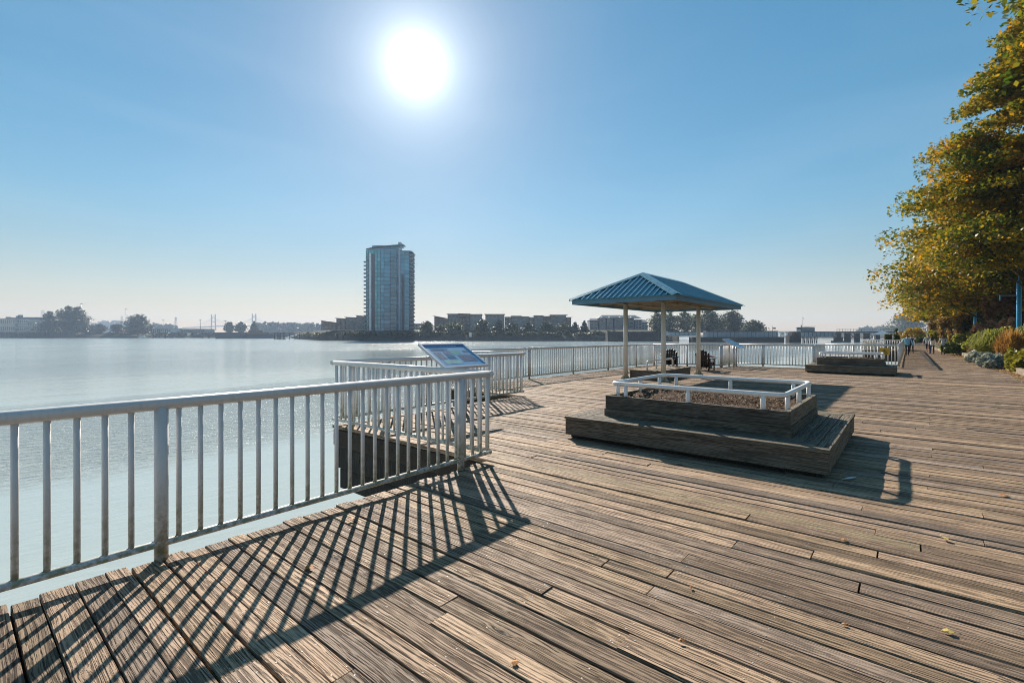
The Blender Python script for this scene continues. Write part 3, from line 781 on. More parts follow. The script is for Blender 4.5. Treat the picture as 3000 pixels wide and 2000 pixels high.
# ------------------------------------------------------------------ garden bed on the land side
land = MB(); xs_ = np.linspace(-8, 150, 60); rows = [(0,.22),(-1.0,.38),(-2.5,.75),(-4.5,1.05),(-9,1.2),(-60,1.4)]
V = []; r_ = np.random.default_rng(2)
for x_ in xs_:
    cy_ = curb_y(x_)-.05
    for dy, z_ in rows: V.append((x_, cy_+dy, z_+r_.normal(0,.03)))
n_ = len(rows)
Fq = [(i*n_+j, i*n_+j+1, (i+1)*n_+j+1, (i+1)*n_+j) for i in range(len(xs_)-1) for j in range(n_-1)]
def gardenmat():
    b = NB('garden_ground'); P = b.pos(); n = b.noise(P, 1.3, 6, .65); n2 = b.noise(P, 14, 4, .6)
    c = b.ramp(n, [(.35,(.035,.025,.016)),(.5,(.06,.06,.022)),(.65,(.10,.10,.035))])
    return b.done(b.principled(b.mix(b.mr(n2,.4,.7,0,.5), c, (.09,.06,.03)), .9, 0, .2, n2, .8, .05))
tag(link('garden_ground', npmesh('garden_ground', np.array(V), np.array(Fq)[:, ::-1], gardenmat(), True)), kind='structure')
curb = thing('timber_curb', 'weathered timber curb holding back the garden bed', 'curb', (0,0,0))
xq = -8
while xq < 100:
    L = 3.05; a_, b_ = Vector((xq,curb_y(xq)-.06,.115)), Vector((xq+L-.012,curb_y(xq+L)-.06,.115))
    MB().beam(a_, b_, .11, .265).build('curb_timber', M['curb_wood'], curb); xq += L

def shrub(name, label, px, d, wpx, y0, y1, mat, size, n, seed, cat='shrub', group=None, lobes=16, aspect=1.5, depth=None, up=.5):
    """leafy mass filling wpx columns between image rows y1 (top) and y0 (foot) at distance d"""
    rng = np.random.default_rng(seed); base = pt(px, d, 0); zf, zt = zat(y0, d), zat(y1, d)
    W = wpx/F*d; Hh = zt-zf; D = depth or W*.8
    t = thing(name, label, cat, (base.x, base.y, zf), YAW-math.pi/2, group)
    parts = []; per = n//lobes
    for i in range(lobes):
        cx_, cy_ = rng.uniform(-.40,.40)*W, rng.uniform(-.40,.40)*D; h = Hh*rng.uniform(.45,1.0)*(1-.5*abs(cx_)/W)
        u = rng.normal(0,1,(per,3)); u /= np.linalg.norm(u,axis=1)[:,None]; r3 = rng.uniform(.55,1,per)[:,None]**.6
        k_ = rng.uniform(.14,.26); e = u*r3*np.array([W*k_, D*k_, h*.52]); e[:,2] += h*.5
        parts.append(e+np.array([cx_,cy_,0]))
    P = np.concatenate(parts); P = P[P[:,2] > -.05]
    Vv, Ff = leaf_quads(P, size, rng, up, aspect)
    link('leaves', npmesh('leaves', Vv, Ff, M[mat]), t)
    mb = MB()
    for i in range(6):
        a = rng.uniform(0,6.28); mb.tube([(0,0,-.1),(math.cos(a)*W*.12,math.sin(a)*D*.12,Hh*.35),(math.cos(a)*W*.25,math.sin(a)*D*.25,Hh*.7)], [.03,.02,.008], 5)
    mb.build('stems', M['bark'], t)
    return t
def grass(name, label, px, d, wpx, y0, y1, mat, n, seed, cat='grass', blade=.014, spread=.9, arch=.45):
    rng = np.random.default_rng(seed); base = pt(px, d, 0); zf, zt = zat(y0, d), zat(y1, d); W = wpx/F*d; H = zt-zf
    t = thing(name, label, cat, (base.x, base.y, zf), YAW-math.pi/2)
    az = rng.uniform(0, 6.283, n); ln = H*rng.uniform(.40, 1.08, n); rad = rng.uniform(.1, 1, n)*W*.34*spread
    az0 = rng.uniform(0, 6.283, n); q0 = np.sqrt(rng.uniform(0,1,n))*W*.34; b0 = np.stack([np.cos(az0)*q0, np.sin(az0)*q0, np.zeros(n)], 1); az = np.where(rng.uniform(0,1,n) < .6, az0+rng.normal(0,.5,n), az)
    dr = np.stack([np.cos(az), np.sin(az), np.zeros(n)], 1); sd = np.stack([-np.sin(az), np.cos(az), np.zeros(n)], 1)
    ln = ln*(1-.6*(q0/(W*.34))**2); w = blade*rng.uniform(.5,1.3,n)[:,None]; Vs = []
    for k, (fr, fz) in enumerate(((0,0),(.30,.55),(.68,.92),(1.0,1.0-arch*.55))):
        c = b0+dr*(rad*fr**1.4)[:,None]; c[:,2] += ln*fz
        ww = w*(1, .9, .7, .12)[k]
        Vs += [c-sd*ww, c+sd*ww]
    V = np.stack(Vs, 1).reshape(-1,3); i0 = np.arange(n)*8
    Fq = np.concatenate([np.stack([i0+2*k, i0+2*k+1, i0+2*k+3, i0+2*k+2], 1) for k in range(3)])
    link('blades', npmesh('blades', V, Fq, M[mat]), t); return t
def greens(nm, cols, tr=.4): M[nm] = leafmat(nm, cols, tr, patch=1.2)
greens('g_varieg', [(.05,.10,.025),(.10,.16,.03),(.22,.27,.06),(.42,.42,.26)])
greens('g_yellow', [(.16,.17,.02),(.30,.28,.03),(.44,.36,.04)])
greens('g_gold', [(.30,.22,.03),(.42,.28,.03),(.30,.25,.04)])
greens('g_lime', [(.16,.20,.03),(.26,.28,.05),(.36,.34,.08)])
greens('g_straw', [(.36,.20,.06),(.46,.27,.09),(.30,.15,.04)])
greens('g_silver', [(.26,.30,.28),(.38,.42,.40),(.46,.48,.46)], .15)
greens('g_moss', [(.17,.17,.02),(.26,.24,.03),(.20,.21,.04)])
greens('g_pink', [(.36,.20,.17),(.45,.28,.22),(.30,.21,.12),(.22,.20,.08)])
greens('g_burg', [(.10,.035,.035),(.20,.06,.05),(.20,.17,.07),(.42,.27,.2)], .5)
greens('g_vine', [(.10,.10,.03),(.20,.16,.05),(.34,.20,.06),(.22,.09,.05)], .5)
greens('g_brown', [(.14,.08,.03),(.22,.13,.05),(.17,.13,.04)])
greens('g_dark', [(.03,.055,.018),(.06,.09,.025),(.11,.12,.03)], .45)

shrub('shrub', 'variegated green and cream shrub at the curb beside the walking woman', 2803, 40, 66, 1034, 996, 'g_varieg', .17, 3200, 11)
shrub('shrub', 'lime green low shrub between the variegated shrub and the pale grass', 2858, 35, 44, 1024, 975, 'g_lime', .15, 2200, 12)
grass('brown_grass', 'brown drooping grass mound above the curb', 2862, 30, 46, 1036, 1008, 'g_brown', 500, 13, blade=.04, arch=.9)
grass('pale_grass', 'pale lime arching ornamental grass in the bed', 2905, 29, 110, 1032, 958, 'g_lime', 1700, 14, blade=.03, arch=.7)
grass('golden_grass', 'upright golden straw coloured ornamental grass at the right edge', 2962, 25.5, 92, 1040, 954, 'g_straw', 1500, 15, blade=.018, spread=.75, arch=.25)
shrub('silver_shrub', 'silvery grey mound trailing over the curb, farther one', 2868, 26.5, 56, 1062, 1024, 'g_silver', .085, 3600, 16, up=.9)
shrub('silver_shrub', 'silvery grey mound trailing over the curb, nearer one', 2925, 23.6, 76, 1078, 1027, 'g_silver', .085, 4600, 17, up=.9)
shrub('ground_cover', 'yellow green mossy shrub spilling over the curb at the right edge', 2990, 21.5, 86, 1086, 1018, 'g_moss', .10, 5200, 18, up=.9)
shrub('ground_cover', 'yellow green mossy shrub behind the curb outside the silver mounds', 3040, 20.5, 90, 1096, 1010, 'g_moss', .10, 3600, 19, up=.9)
grass('bright_grass', 'tall bright green grass behind the golden grass', 3015, 27, 80, 1020, 940, 'g_lime', 500, 20, blade=.045, arch=.5)
shrub('smoke_bush', 'pink feathery bush left of the vine arch', 2892, 35, 62, 980, 930, 'g_pink', .13, 1700, 21)
shrub('smoke_bush', 'pink feathery bush in front of the nearest blue lamp post', 2962, 33, 44, 962, 925, 'g_pink', .13, 1000, 22)
shrub('yellow_shrub', 'bright yellow shrub behind the walking group', 2742, 58, 50, 1000, 962, 'g_yellow', .16, 4000, 23)
shrub('yellow_shrub', 'yellow autumn bush at the far end of the promenade', 2675, 84, 66, 992, 955, 'g_gold', .22, 3600, 24)
shrub('shrub', 'dark green shrub at the far end beside the yellow autumn bush', 2708, 76, 34, 1004, 980, 'g_dark', .18, 2400, 25)
shrub('shrub', 'shady green shrub under the trees between the lamp posts', 2838, 46, 60, 1004, 962, 'g_lime', .12, 4200, 26)
shrub('shrub', 'green shrub above the silver mounds', 2945, 30, 60, 1000, 950, 'g_lime', .10, 3600, 27)
# shaded hedge closing the back of the bed
shrub('hedge', 'deep shaded evergreen hedge behind the flower bed', 2960, 46, 260, 980, 880, 'g_dark', .22, 16000, 28, 'hedge', lobes=14, depth=3.0)
shrub('hedge', 'deep shaded evergreen hedge far along the promenade', 2775, 92, 90, 985, 925, 'g_dark', .3, 7000, 29, 'hedge', lobes=8, depth=4.0)

def vine_arch(label, px, d, wpx, y0, y1, mat, seed):
    base = pt(px, d, 0); zf, zt = zat(y0, d), zat(y1, d); W = wpx/F*d; H = zt-zf; rng = np.random.default_rng(seed)
    t = thing('vine_arch', label, 'trellis', (base.x, base.y, zf), YAW-math.pi/2, 'vine covered arches in the garden bed')
    P = []
    for s in (-1, 1):
        mb = MB().tube([(s*W*.34,0,-.2),(s*W*.34,0,H*.6),(s*W*.2,0,H*.86)], .06, 7); mb.build('post', M['bark'], t)
        n = 1500; z = rng.uniform(0, H*.8, n); P.append(np.stack([s*W*.34+rng.normal(0,.13,n)*(.6+z/H), rng.normal(0,.16,n), z], 1))
    n = 3800; P.append(np.stack([rng.normal(0, W*.24, n), rng.normal(0, W*.2, n), H*.83+rng.normal(0, H*.10, n)], 1))
    MB().tube([(-W*.4,0,H*.86),(W*.4,0,H*.86)], .05, 6).build('crossbar', M['bark'], t)
    Vv, Ff = leaf_quads(np.concatenate(P), .10, rng); link('vine', npmesh('vine', Vv, Ff, M[mat]), t)
vine_arch('burgundy leaved vine arch nearest the right edge', 2930, 36, 84, 985, 862, 'g_burg', 31)
vine_arch('rusty green vine arch beside the middle blue lamp post', 2825, 47, 52, 1006, 912, 'g_vine', 32)
vine_arch('small vine arch behind the walking woman', 2772, 55, 38, 1004, 930, 'g_vine', 33)
vine_arch('distant vine arch behind the man with the shoulder bag', 2740, 66, 30, 1000, 942, 'g_vine', 34)

# ------------------------------------------------------------------ blue lamp posts
M['lamp_blue'] = simple('blue_lamp_paint', (.02,.22,.40), .35, var=.12)
M['lamp_glass'] = simple('lamp_lens', (.6,.6,.56), .3)
def lamp(label, px, d, y0, y1, arm):
    base = pt(px, d, 0); zf = zat(y0, d); H = zat(y1, d)-zf
    t = thing('street_lamp', label, 'lamp post', (base.x, base.y, zf), YAW-math.pi/2, 'blue lamp posts along the promenade')
    MB().lathe([(.17,0),(.17,.10),(.12,.16),(.115,.5),(.11,H),(.06,H+.06)], 14).build('pole', M['lamp_blue'], t)
    pts = [(0,0,H)]+[(-arm*.5*(1-math.cos(a)), 0, H+.35+.35*math.sin(a)) for a in [math.pi*i/10 for i in range(11)]]+[(-arm,0,H+.25)]
    MB().tube(pts, .022, 8).build('arm', M['lamp_blue'], t)
    sh = MB().lathe([(.335,0),(.335,.03),(.27,.11),(.12,.17),(.08,.22),(.075,.32),(.04,.34)], 18, c=(-arm,0,H-.06)).build('lamp_shade', M['lamp_blue'], t)
    MB().lathe([(.25,-.03),(.30,.0),(.30,.015)], 16, c=(-arm,0,H-.062)).build('lens', M['lamp_glass'], sh)
    zb = H-.85
    MB().beam((-.05,0,zb), (-1.15,0,zb), .04, .05).beam((-1.13,0,zb), (-1.13,0,zb-.28), .035, .035).build('basket_bracket', M['lamp_blue'], t)
lamp('blue lamp post nearest the right edge, its head among the leaves', 2985, 28.5, 990, 824, -1.5)
lamp('blue lamp post in the middle of the row with its shade clear below the leaves', 2857, 44, 995, 862, 1.45)
lamp('blue lamp post right of the walking woman with a small shade', 2794, 60, 1003, 906, 1.65)
lamp('thin distant blue lamp post behind the vine arches', 2768, 84, 1000, 930, 1.4)

# ------------------------------------------------------------------ lindens along the promenade
LP = [(.22,.50),(.28,.90),(.36,1.0),(.50,.84),(.66,.62),(.80,.40),(.92,.20),(1.0,.05)]
TG = 'autumn linden trees along the promenade'
def vw(u, v): return Vector((u, v, 0))
b0 = pt(3048, 27.0, .6); tree('tall golden linden filling the right edge, nearest with its whole side in view', b0, 20.6, [(.255,.50),(.31,.92)]+LP[2:], 5.15, 165000, .128, 'linden', 41, 'linden_tree', sprays=300, trunk_r=.26, limbs=110, group=TG, spread=.14, flat=.22, droop=.10)
for i, (u_, v_, H_, R_, n_, s_, lab) in enumerate((
    (55,-5.2,16.5,5.9,70000,.165,'golden linden second in the row from the right edge'),
    (69,-5.2,17.0,5.7,46000,.20,'golden linden third in the row, above the two clear lamp shades'),
    (85,-5.4,16.0,5.6,30000,.25,'golden linden fourth in the row, dark trunk beside the vine arches'),
    (101,-5.2,16.0,5.2,20000,.32,'golden linden last in the row at the end of the promenade'))):
    tree(lab, (u_,v_,.6), H_, LP, R_, n_, s_, 'linden', 50+i, 'linden_tree', sprays=260-40*i, trunk_r=.26, limbs=34, group=TG, spread=.15, flat=.24, droop=.10)
tree('large leaved linden branch reaching in at the top right corner', (13.2,-5.2,.5), 13.5, [(.46,.6),(.52,1.0),(.62,.92),(.8,.5),(1,.08)], 3.7, 34000, .085, 'linden_near', 61, 'linden_tree', sprays=120, trunk_r=.24, limbs=60, group=TG, spread=.11, flat=.35)

# ------------------------------------------------------------------ people
SK = simple('skin', (.45,.27,.19), .55, var=.08)
def cloth(nm, c): return simple('cloth_'+nm, c, .85, var=.15, scale=8)
def person(label, loc, rz, H, parts, hair, pose, hair_len=0, build=1.0, cap=None, glasses=False):
    """stands on local z=0 facing local +y; parts: zone -> material; pose offsets in metres"""
    k = H/1.75; J = {}; sw = pose.get('stride', .16)
    J['pel'] = (0,0,.95); J['sp'] = (0,.0,1.12); J['ch'] = (0,-.005,1.33); J['nk'] = (0,.0,1.49); J['hd'] = (0,.02,1.60); J['ht'] = (0,.015,1.70)
    for s, n in ((-1,'l'),(1,'r')):
        st = sw*s*pose.get('lead', 1)
        J['hp'+n] = (s*.095,0,.90); J['kn'+n] = (s*.10,st*.55+.03,.50); J['an'+n] = (s*.10,st*1.0-.02,.085); J['to'+n] = (s*.115,st+.13,.03)
        J['sh'+n] = (s*.19*build,-.005,1.42); ar = pose.get('arm'+n, (.03,-st*.7))
        J['el'+n] = (s*(.245*build+ar[0]), ar[1]*.4-.03, 1.15); J['wr'+n] = (s*(.255*build+ar[0]*1.3), ar[1]+.06, .93)
        J['pa'+n] = (s*(.255*build+ar[0]*1.3), ar[1]+.08, .86)
        for q in range(4): J['f%d%s' % (q,n)] = (s*(.252*build+ar[0]*1.3), ar[1]+.055+.022*q, .775+.006*abs(q-1.5))
        J['th'+n] = (s*(.235*build+ar[0]*1.3)-s*.02, ar[1]+.125, .825)
    if 'lift' in pose: pass
    R = {'pel':(.15*build,.115*build),'sp':(.14*build,.105*build),'ch':(.165*build,.115*build),'nk':(.055,.055),'hd':(.078,.095),'ht':(.06,.07)}
    for n in 'lr':
        R['hp'+n] = (.088,.09); R['kn'+n] = (.058,.06); R['an'+n] = (.04,.042); R['to'+n] = (.038,.03); R['sh'+n] = (.062,.06); R['el'+n] = (.043,.043)
        R['wr'+n] = (.028,.03); R['pa'+n] = (.022,.034); R['th'+n] = (.010,.010)
        for q in range(4): R['f%d%s' % (q,n)] = (.009,.009)
    E_ = [('pel','sp','top'),('sp','ch','top'),('ch','nk','top'),('nk','hd','skin'),('hd','ht','skin')]
    for n in 'lr':
        E_ += [('pel','hp'+n,'bot'),('hp'+n,'kn'+n,'bot'),('kn'+n,'an'+n,'shin'),('an'+n,'to'+n,'shoe'),('ch','sh'+n,'top'),('sh'+n,'el'+n,'top'),('el'+n,'wr'+n,'fore'),('wr'+n,'pa'+n,'skin'),('pa'+n,'th'+n,'skin')]
        E_ += [('pa'+n,'f%d%s' % (q,n),'skin') for q in range(4)]
    names = list(J); ix = {n:i for i, n in enumerate(names)}
    me = bpy.data.meshes.new('skeleton'); me.from_pydata([Vector(J[n])*k for n in names], [(ix[a],ix[b]) for a, b, c in E_], [])
    o = bpy.data.objects.new('tmp', me); COL.objects.link(o)
    md = o.modifiers.new('skin', 'SKIN'); sv = me.skin_vertices[0].data
    for n in names: sv[ix[n]].radius = (R[n][0]*k, R[n][1]*k); sv[ix[n]].use_root = (n == 'pel')
    ss = o.modifiers.new('sub', 'SUBSURF'); ss.levels = 1; ss.render_levels = 1
    dg = bpy.context.evaluated_depsgraph_get(); body = bpy.data.meshes.new_from_object(o.evaluated_get(dg)); bpy.data.objects.remove(o)
    zones = ['skin','top','fore','bot','shin','shoe']; body.materials.clear()
    for z in zones: body.materials.append(parts[z])
    segs = [(Vector(J[a])*k, Vector(J[b])*k, zones.index(c)) for a, b, c in E_]
    for p in body.polygons:
        c = p.center; best = (9, 0)
        for a, b, z in segs:
            d = b-a; t_ = max(0, min(1, (c-a).dot(d)/d.length_squared)); q = (c-a-d*t_).length
            if q < best[0]: best = (q, z)
        m_ = best[1]
        if m_ == 1 and c.z < parts.get('hem', .93)*k and abs(c.x) < .2*k: m_ = 3
        if m_ == 3 and c.z > parts.get('hem', .93)*k: m_ = 1
        if m_ == 4 and parts.get('shorts') and c.z > .46*k: m_ = 3
        p.material_index = m_; p.use_smooth = True
    t = thing('person', label, 'person', loc, rz, 'people walking on the promenade')
    link('body', body, t)
    hm = MB(); hc = Vector((0,.005,1.655))*k
    hm.ball((0,-.012*k,1.662*k), .088*k, .103*k, .088*k, 14, 8)
    if hair_len: hm.lathe([(.045*k,-hair_len),(.10*k,-hair_len*.75),(.115*k,-hair_len*.35),(.10*k,0),(.05*k,.06*k)], 12, 0, (0,-.055*k,1.60*k), True, 1, .62)
    hm.build('hair', hair, t)
    MB().lathe([(.012*k,0),(.018*k,.012*k),(.006*k,.05*k)], 6, 0, (0,.10*k,1.60*k)).build('nose', SK, t)
    if cap: MB().ball((0,-.003*k,1.68*k), .094*k, .108*k, .075*k, 14, 8).prism([(-.075*k,.06*k),(.075*k,.06*k),(.055*k,.16*k),(-.055*k,.16*k)], 1.672*k, 1.684*k).build('cap', cap, t)
    if glasses: MB().box(-.07*k,.07*k,.088*k,.112*k,1.618*k,1.648*k).build('sunglasses', M['blackp'], t)
    return t
def ground(px, py):
    d = F*EYE/(py-HY); p = pt(px, d); return (p.x, p.y, .004), d
away = YAW-math.pi/2-.62; BL = cloth('black', (.015,.015,.018)); NAVY = cloth('navy', (.025,.035,.09)); WH = cloth('white', (.72,.70,.70)); SHOE = cloth('dark_shoe', (.03,.028,.026))
walk_away = -math.pi/2+0.0
g0, _ = ground(2658,1041); person('person in a light blue jacket and dark trousers walking toward the camera', g0, math.pi/2+.25, 1.66, dict(skin=SK,top=cloth('light_blue',(.16,.42,.62)),fore=cloth('light_blue2',(.16,.42,.62)),bot=BL,shin=BL,shoe=SHOE,hem=.9), cloth('dark_hair',(.04,.028,.02)), dict(stride=.12), build=1.22, cap=cloth('cap',(.05,.03,.03)), glasses=True)
g0, _ = ground(2670,1034); person('person in dark navy half hidden behind the light blue jacket', g0, math.pi/2+.2, 1.63, dict(skin=SK,top=NAVY,fore=NAVY,bot=BL,shin=BL,shoe=SHOE), cloth('brown_hair',(.16,.09,.05)), dict(stride=.14, lead=-1), build=1.08)
g0, dm = ground(2719,1037); man = g0; person('person in a grey shirt and black shorts walking away with a shoulder strap', g0, -math.pi/2+.12, 1.74, dict(skin=SK,top=cloth('grey',(.40,.41,.44)),fore=SK,bot=BL,shin=SK,shoe=SHOE,shorts=True), cloth('sandy_hair',(.22,.15,.09)), dict(stride=.13), build=1.12)
g0, _ = ground(2731,1039); person('person in a white top and blue jeans with long dark hair walking away', g0, -math.pi/2+.1, 1.58, dict(skin=SK,top=WH,fore=WH,bot=NAVY,shin=cloth('denim',(.035,.06,.15)),shoe=WH), cloth('long_dark_hair',(.035,.02,.014)), dict(stride=.10, lead=-1), hair_len=.30, build=.92)
g0, _ = ground(2763,1039); person('person in a pale blue grey top and black leggings near the shrubs', g0, -math.pi/2+.1, 1.66, dict(skin=SK,top=cloth('pale_blue',(.42,.50,.55)),fore=SK,bot=BL,shin=BL,shoe=SHOE,hem=.84), cloth('auburn_hair',(.16,.07,.035)), dict(stride=.12), hair_len=.16, build=.98)
# shoulder bag of the man: strap across the back and the bag at his hip
t = thing('shoulder_bag', 'black shoulder bag with diagonal strap on the person in grey', 'bag', man, -math.pi/2+.12)
MB().tube([(-.15,-.13,1.44),(-.06,-.155,1.34),(.08,-.155,1.14),(.20,-.12,.98)], .018, 6).build('strap', M['blackp'], t)
MB().box(.19,.30,-.17,.05,.78,1.0,c=.02).build('pouch', M['blackp'], t)

def seated(label, loc, rz, top, bot, hairm, lean):
    """seated figure, back on the local -y side, slightly leaning sideways"""
    J = {'pel':(0,-.10,.33),'sp':(lean*.3,-.20,.46),'ch':(lean*.7,-.30,.60),'nk':(lean,-.35,.71),'hd':(lean*1.1,-.34,.80),'ht':(lean*1.15,-.34,.88)}
    R = {'pel':(.15,.13),'sp':(.13,.11),'ch':(.15,.11),'nk':(.05,.05),'hd':(.078,.092),'ht':(.058,.068)}; E_ = [('pel','sp',1),('sp','ch',1),('ch','nk',1),('nk','hd',0),('hd','ht',0)]
    for s, n in ((-1,'l'),(1,'r')):
        J['hp'+n] = (s*.10,-.06,.36); J['kn'+n] = (s*.12,.36,.46); J['an'+n] = (s*.12,.52,.09); J['to'+n] = (s*.12,.68,.04)
        J['sh'+n] = (lean*.75+s*.18,-.28,.67); J['el'+n] = (lean*.5+s*.32,-.14,.63); J['wr'+n] = (lean*.3+s*.34,.12,.62); J['pa'+n] = (lean*.3+s*.34,.20,.615)
        R.update({'hp'+n:(.085,.085),'kn'+n:(.06,.06),'an'+n:(.042,.042),'to'+n:(.035,.03),'sh'+n:(.06,.06),'el'+n:(.045,.045),'wr'+n:(.03,.03),'pa'+n:(.036,.022)})
        for q in range(5): J['f%d%s' % (q,n)] = (lean*.3+s*.34+(q-2)*.02, .285-.012*abs(q-2), .60); R['f%d%s' % (q,n)] = (.009,.009); E_.append(('pa'+n,'f%d%s' % (q,n),0))
        E_ += [('pel','hp'+n,2),('hp'+n,'kn'+n,2),('kn'+n,'an'+n,2),('an'+n,'to'+n,3),('ch','sh'+n,1),('sh'+n,'el'+n,1),('el'+n,'wr'+n,0),('wr'+n,'pa'+n,0)]
    names = list(J); ix = {n:i for i, n in enumerate(names)}
    me = bpy.data.meshes.new('skeleton'); me.from_pydata([J[n] for n in names], [(ix[a],ix[b]) for a, b, c in E_], [])
    o = bpy.data.objects.new('tmp', me); COL.objects.link(o); o.modifiers.new('skin', 'SKIN'); sv = me.skin_vertices[0].data
    for n in names: sv[ix[n]].radius = R[n]; sv[ix[n]].use_root = (n == 'pel')
    ss = o.modifiers.new('sub', 'SUBSURF'); ss.levels = 1; ss.render_levels = 1
    dg = bpy.context.evaluated_depsgraph_get(); body = bpy.data.meshes.new_from_object(o.evaluated_get(dg)); bpy.data.objects.remove(o)
    body.materials.clear()
    for m_ in (SK, top, bot, SHOE): body.materials.append(m_)
    for p in body.polygons:
        c = p.center; best = (9, 0)
        for a, b, z in E_:
            a_, b_ = Vector(J[a]), Vector(J[b]); d = b_-a_; q = (c-a_-d*max(0, min(1, (c-a_).dot(d)/d.length_squared))).length
            if q < best[0]: best = (q, z)
        p.material_index = best[1]; p.use_smooth = True
    t = thing('person', label, 'person', loc, rz); link('body', body, t)
    MB().ball((lean*1.12,-.365,.845), .088, .098, .085, 14, 8).build('hair', hairm, t)
seated('person in a cream top sitting in the left black chair, leaning out to the left', (23.9,9.35,.03), -math.pi/2+.35, cloth('cream',(.6,.5,.42)), NAVY, cloth('seated_hair',(.12,.06,.04)), -.36)
seated('person in a pink top sitting in the right black chair, mostly hidden by its back', (23.0,7.35,.03), -math.pi/2+.05, cloth('pink',(.62,.25,.32)), WH, cloth('seated_hair_two',(.03,.02,.016)), -.03)

# ------------------------------------------------------------------ small things on the deck
M['leaf_orange'] = simple('dry_leaf_orange', (.46,.17,.03), .7, var=.3, scale=30)
M['leaf_yellow'] = simple('dry_leaf_yellow', (.45,.33,.09), .7, var=.3, scale=30)
def fallen_leaf(px, py, mat, s, label, rz):
    (gx_, gy_, _), d = ground(px, py); mb = MB(); pr = [(0,-.5,0),(.28,-.22,.10),(.40,.05,.16),(.22,.30,.10),(0,.55,.02),(-.22,.30,.13),(-.40,.05,.05),(-.28,-.22,.12)]
    vs = [(x_*s, y_*s, z_*s+.004) for x_, y_, z_ in pr]+[(0,0,.012+s*.02)]
    vs += [(a,b,c+.0015) for a, b, c in vs]; n = 8
    mb.add(vs, [(i,(i+1) % n,8)[::-1] for i in range(n)]+[(9+i,9+(i+1) % n,17) for i in range(n)])
    t = thing('fallen_leaf', label, 'leaf', (gx_,gy_,.004), rz, 'dry leaves scattered on the deck')
    mb.build('blade', mat, t); MB().tube([(0,-.5*s,.006),(0.05*s,-.85*s,.012)], .0016, 5).build('stalk', mat, t)
LO, LY = M['leaf_orange'], M['leaf_yellow']
for a in ((906,1666,LO,.075,'brown dry leaf among the railing bar shadows, farther left',.4),(1032,1525,LO,.07,'brown dry leaf among the railing bar shadows, nearest the deck edge',1.2),
          (1509,1946,LO,.045,'small orange curled leaf at the bottom centre of the deck',2.2),(2942,1454,LO,.08,'orange leaf on the deck right of the planter shadow',.9),(2768,1580,LY,.07,'pale yellow leaf on the deck, upper of the two at the right',2.0),
          (2780,1855,LY,.06,'curled yellow leaf on the deck, lower of the two at the right',.2),(2473,1584,LO,.05,'faint orange leaf in the middle of the deck',1.0),(2475,1833,LO,.03,'tiny orange leaf scrap near the lower right',.1),
          (1995,1880,LO,.03,'tiny red brown leaf scrap in a plank gap at the lower middle',.6),(2025,1724,LO,.03,'tiny orange scrap beside a plank joint',1.9)): fallen_leaf(*a)
rng = np.random.default_rng(77); P = []
for i in range(1500):
    x_ = rng.uniform(16, 60); P.append((x_, curb_y(x_)+abs(rng.normal(0,.28))+.02, .008))
Vv, Ff = leaf_quads(np.array(P), .055, rng, up=3.0); M['litter'] = leafmat('leaf_litter', [(.30,.12,.03),(.36,.22,.05),(.2,.1,.04)], .2)
tag(link('leaf_litter', npmesh('leaf_litter', Vv, Ff, M['litter'])), 'dry leaf litter gathered along the timber curb', 'leaves', kind='stuff')
(fx, fy, _), _d = ground(2486,1404); t = thing('feather', 'white feather lying on the deck at the planter corner', 'feather', (fx,fy,.006), -.5)
MB().tube([(-.12,0,.004),(0,.006,.010),(.13,0,.006)], .0022, 6).build('shaft', WH, t)
MB().add([(-.07,0,.006),(-.02,.022,.010),(.07,.024,.010),(.135,.004,.008),(.07,-.018,.009),(-.02,-.016,.008)], [(0,5,4,3,2,1)]).add([(-.07,0,.0075),(-.02,.022,.0115),(.07,.024,.0115),(.135,.004,.0095),(.07,-.018,.0105),(-.02,-.016,.0095)], [(0,1,2,3,4,5)]).build('vane', WH, t)
# dark strip along the promenade and a small dark square on the deck
mb = MB(); a_, b_ = Vector((34.5,-1.05,.008)), Vector((62,-.85,.008)); mb.beam(a_, b_, .15, .010)
tag(mb.build('dark_strip', M['dark_flat']), 'dark strip laid along the promenade between the walkers', 'cable cover')
(fx, fy, _), _d = ground(2687,1101); t = thing('dark_square', 'small dark square on the deck right of the far planter', 'plate', (fx,fy,.006))
MB().box(-.17,.17,-.17,.17,0,.008,c=.002).build('plate', M['dark_flat'], t); MB().box(-.12,.12,-.02,.02,.009,.013).build('raised_bar', M['dark_flat'], t)

# ------------------------------------------------------------------ platform with hedge box behind the promenade railing
M['boxwood'] = leafmat('boxwood', [(.05,.07,.02),(.09,.11,.03),(.14,.15,.05)], .25)
def boxes(label, x, y, wx, wy, h, mat, name='planter_box', cat='planter box'):
    t = thing(name, label, cat, (x,y,.005)); MB().box(0,.05,0,wy,0,h,c=.005).build('side', mat, t); MB().box(wx-.05,wx,0,wy,0,h,c=.005).build('side', mat, t)
    MB().box(.051,wx-.051,0,.05,0,h,c=.005).build('side', mat, t); MB().box(.051,wx-.051,wy-.05,wy,0,h,c=.005).build('side', mat, t); MB().box(.05,wx-.05,.05,wy-.05,.1,h-.06).build('soil', M['soil'], t); return t
M['beige'] = simple('beige_box_paint', (.55,.50,.42), .6); M['boxdark'] = simple('dark_box', (.03,.032,.03), .6)
boxes('pale planter box behind the far railing', 66.2, 3.0, .8, .8, 1.1, M['beige'])
t = boxes('dark planter box with clipped hedge behind the far railing', 66.5, 1.45, .8, .62, 1.05, M['boxdark'])
rng = np.random.default_rng(5); n = 3000; P = np.stack([rng.uniform(.0,.8,n), rng.uniform(0,.62,n), rng.uniform(.95,1.78,n)], 1); Vv, Ff = leaf_quads(P, .07, rng); link('clipped_hedge', npmesh('clipped_hedge', Vv, Ff, M['boxwood']), t)
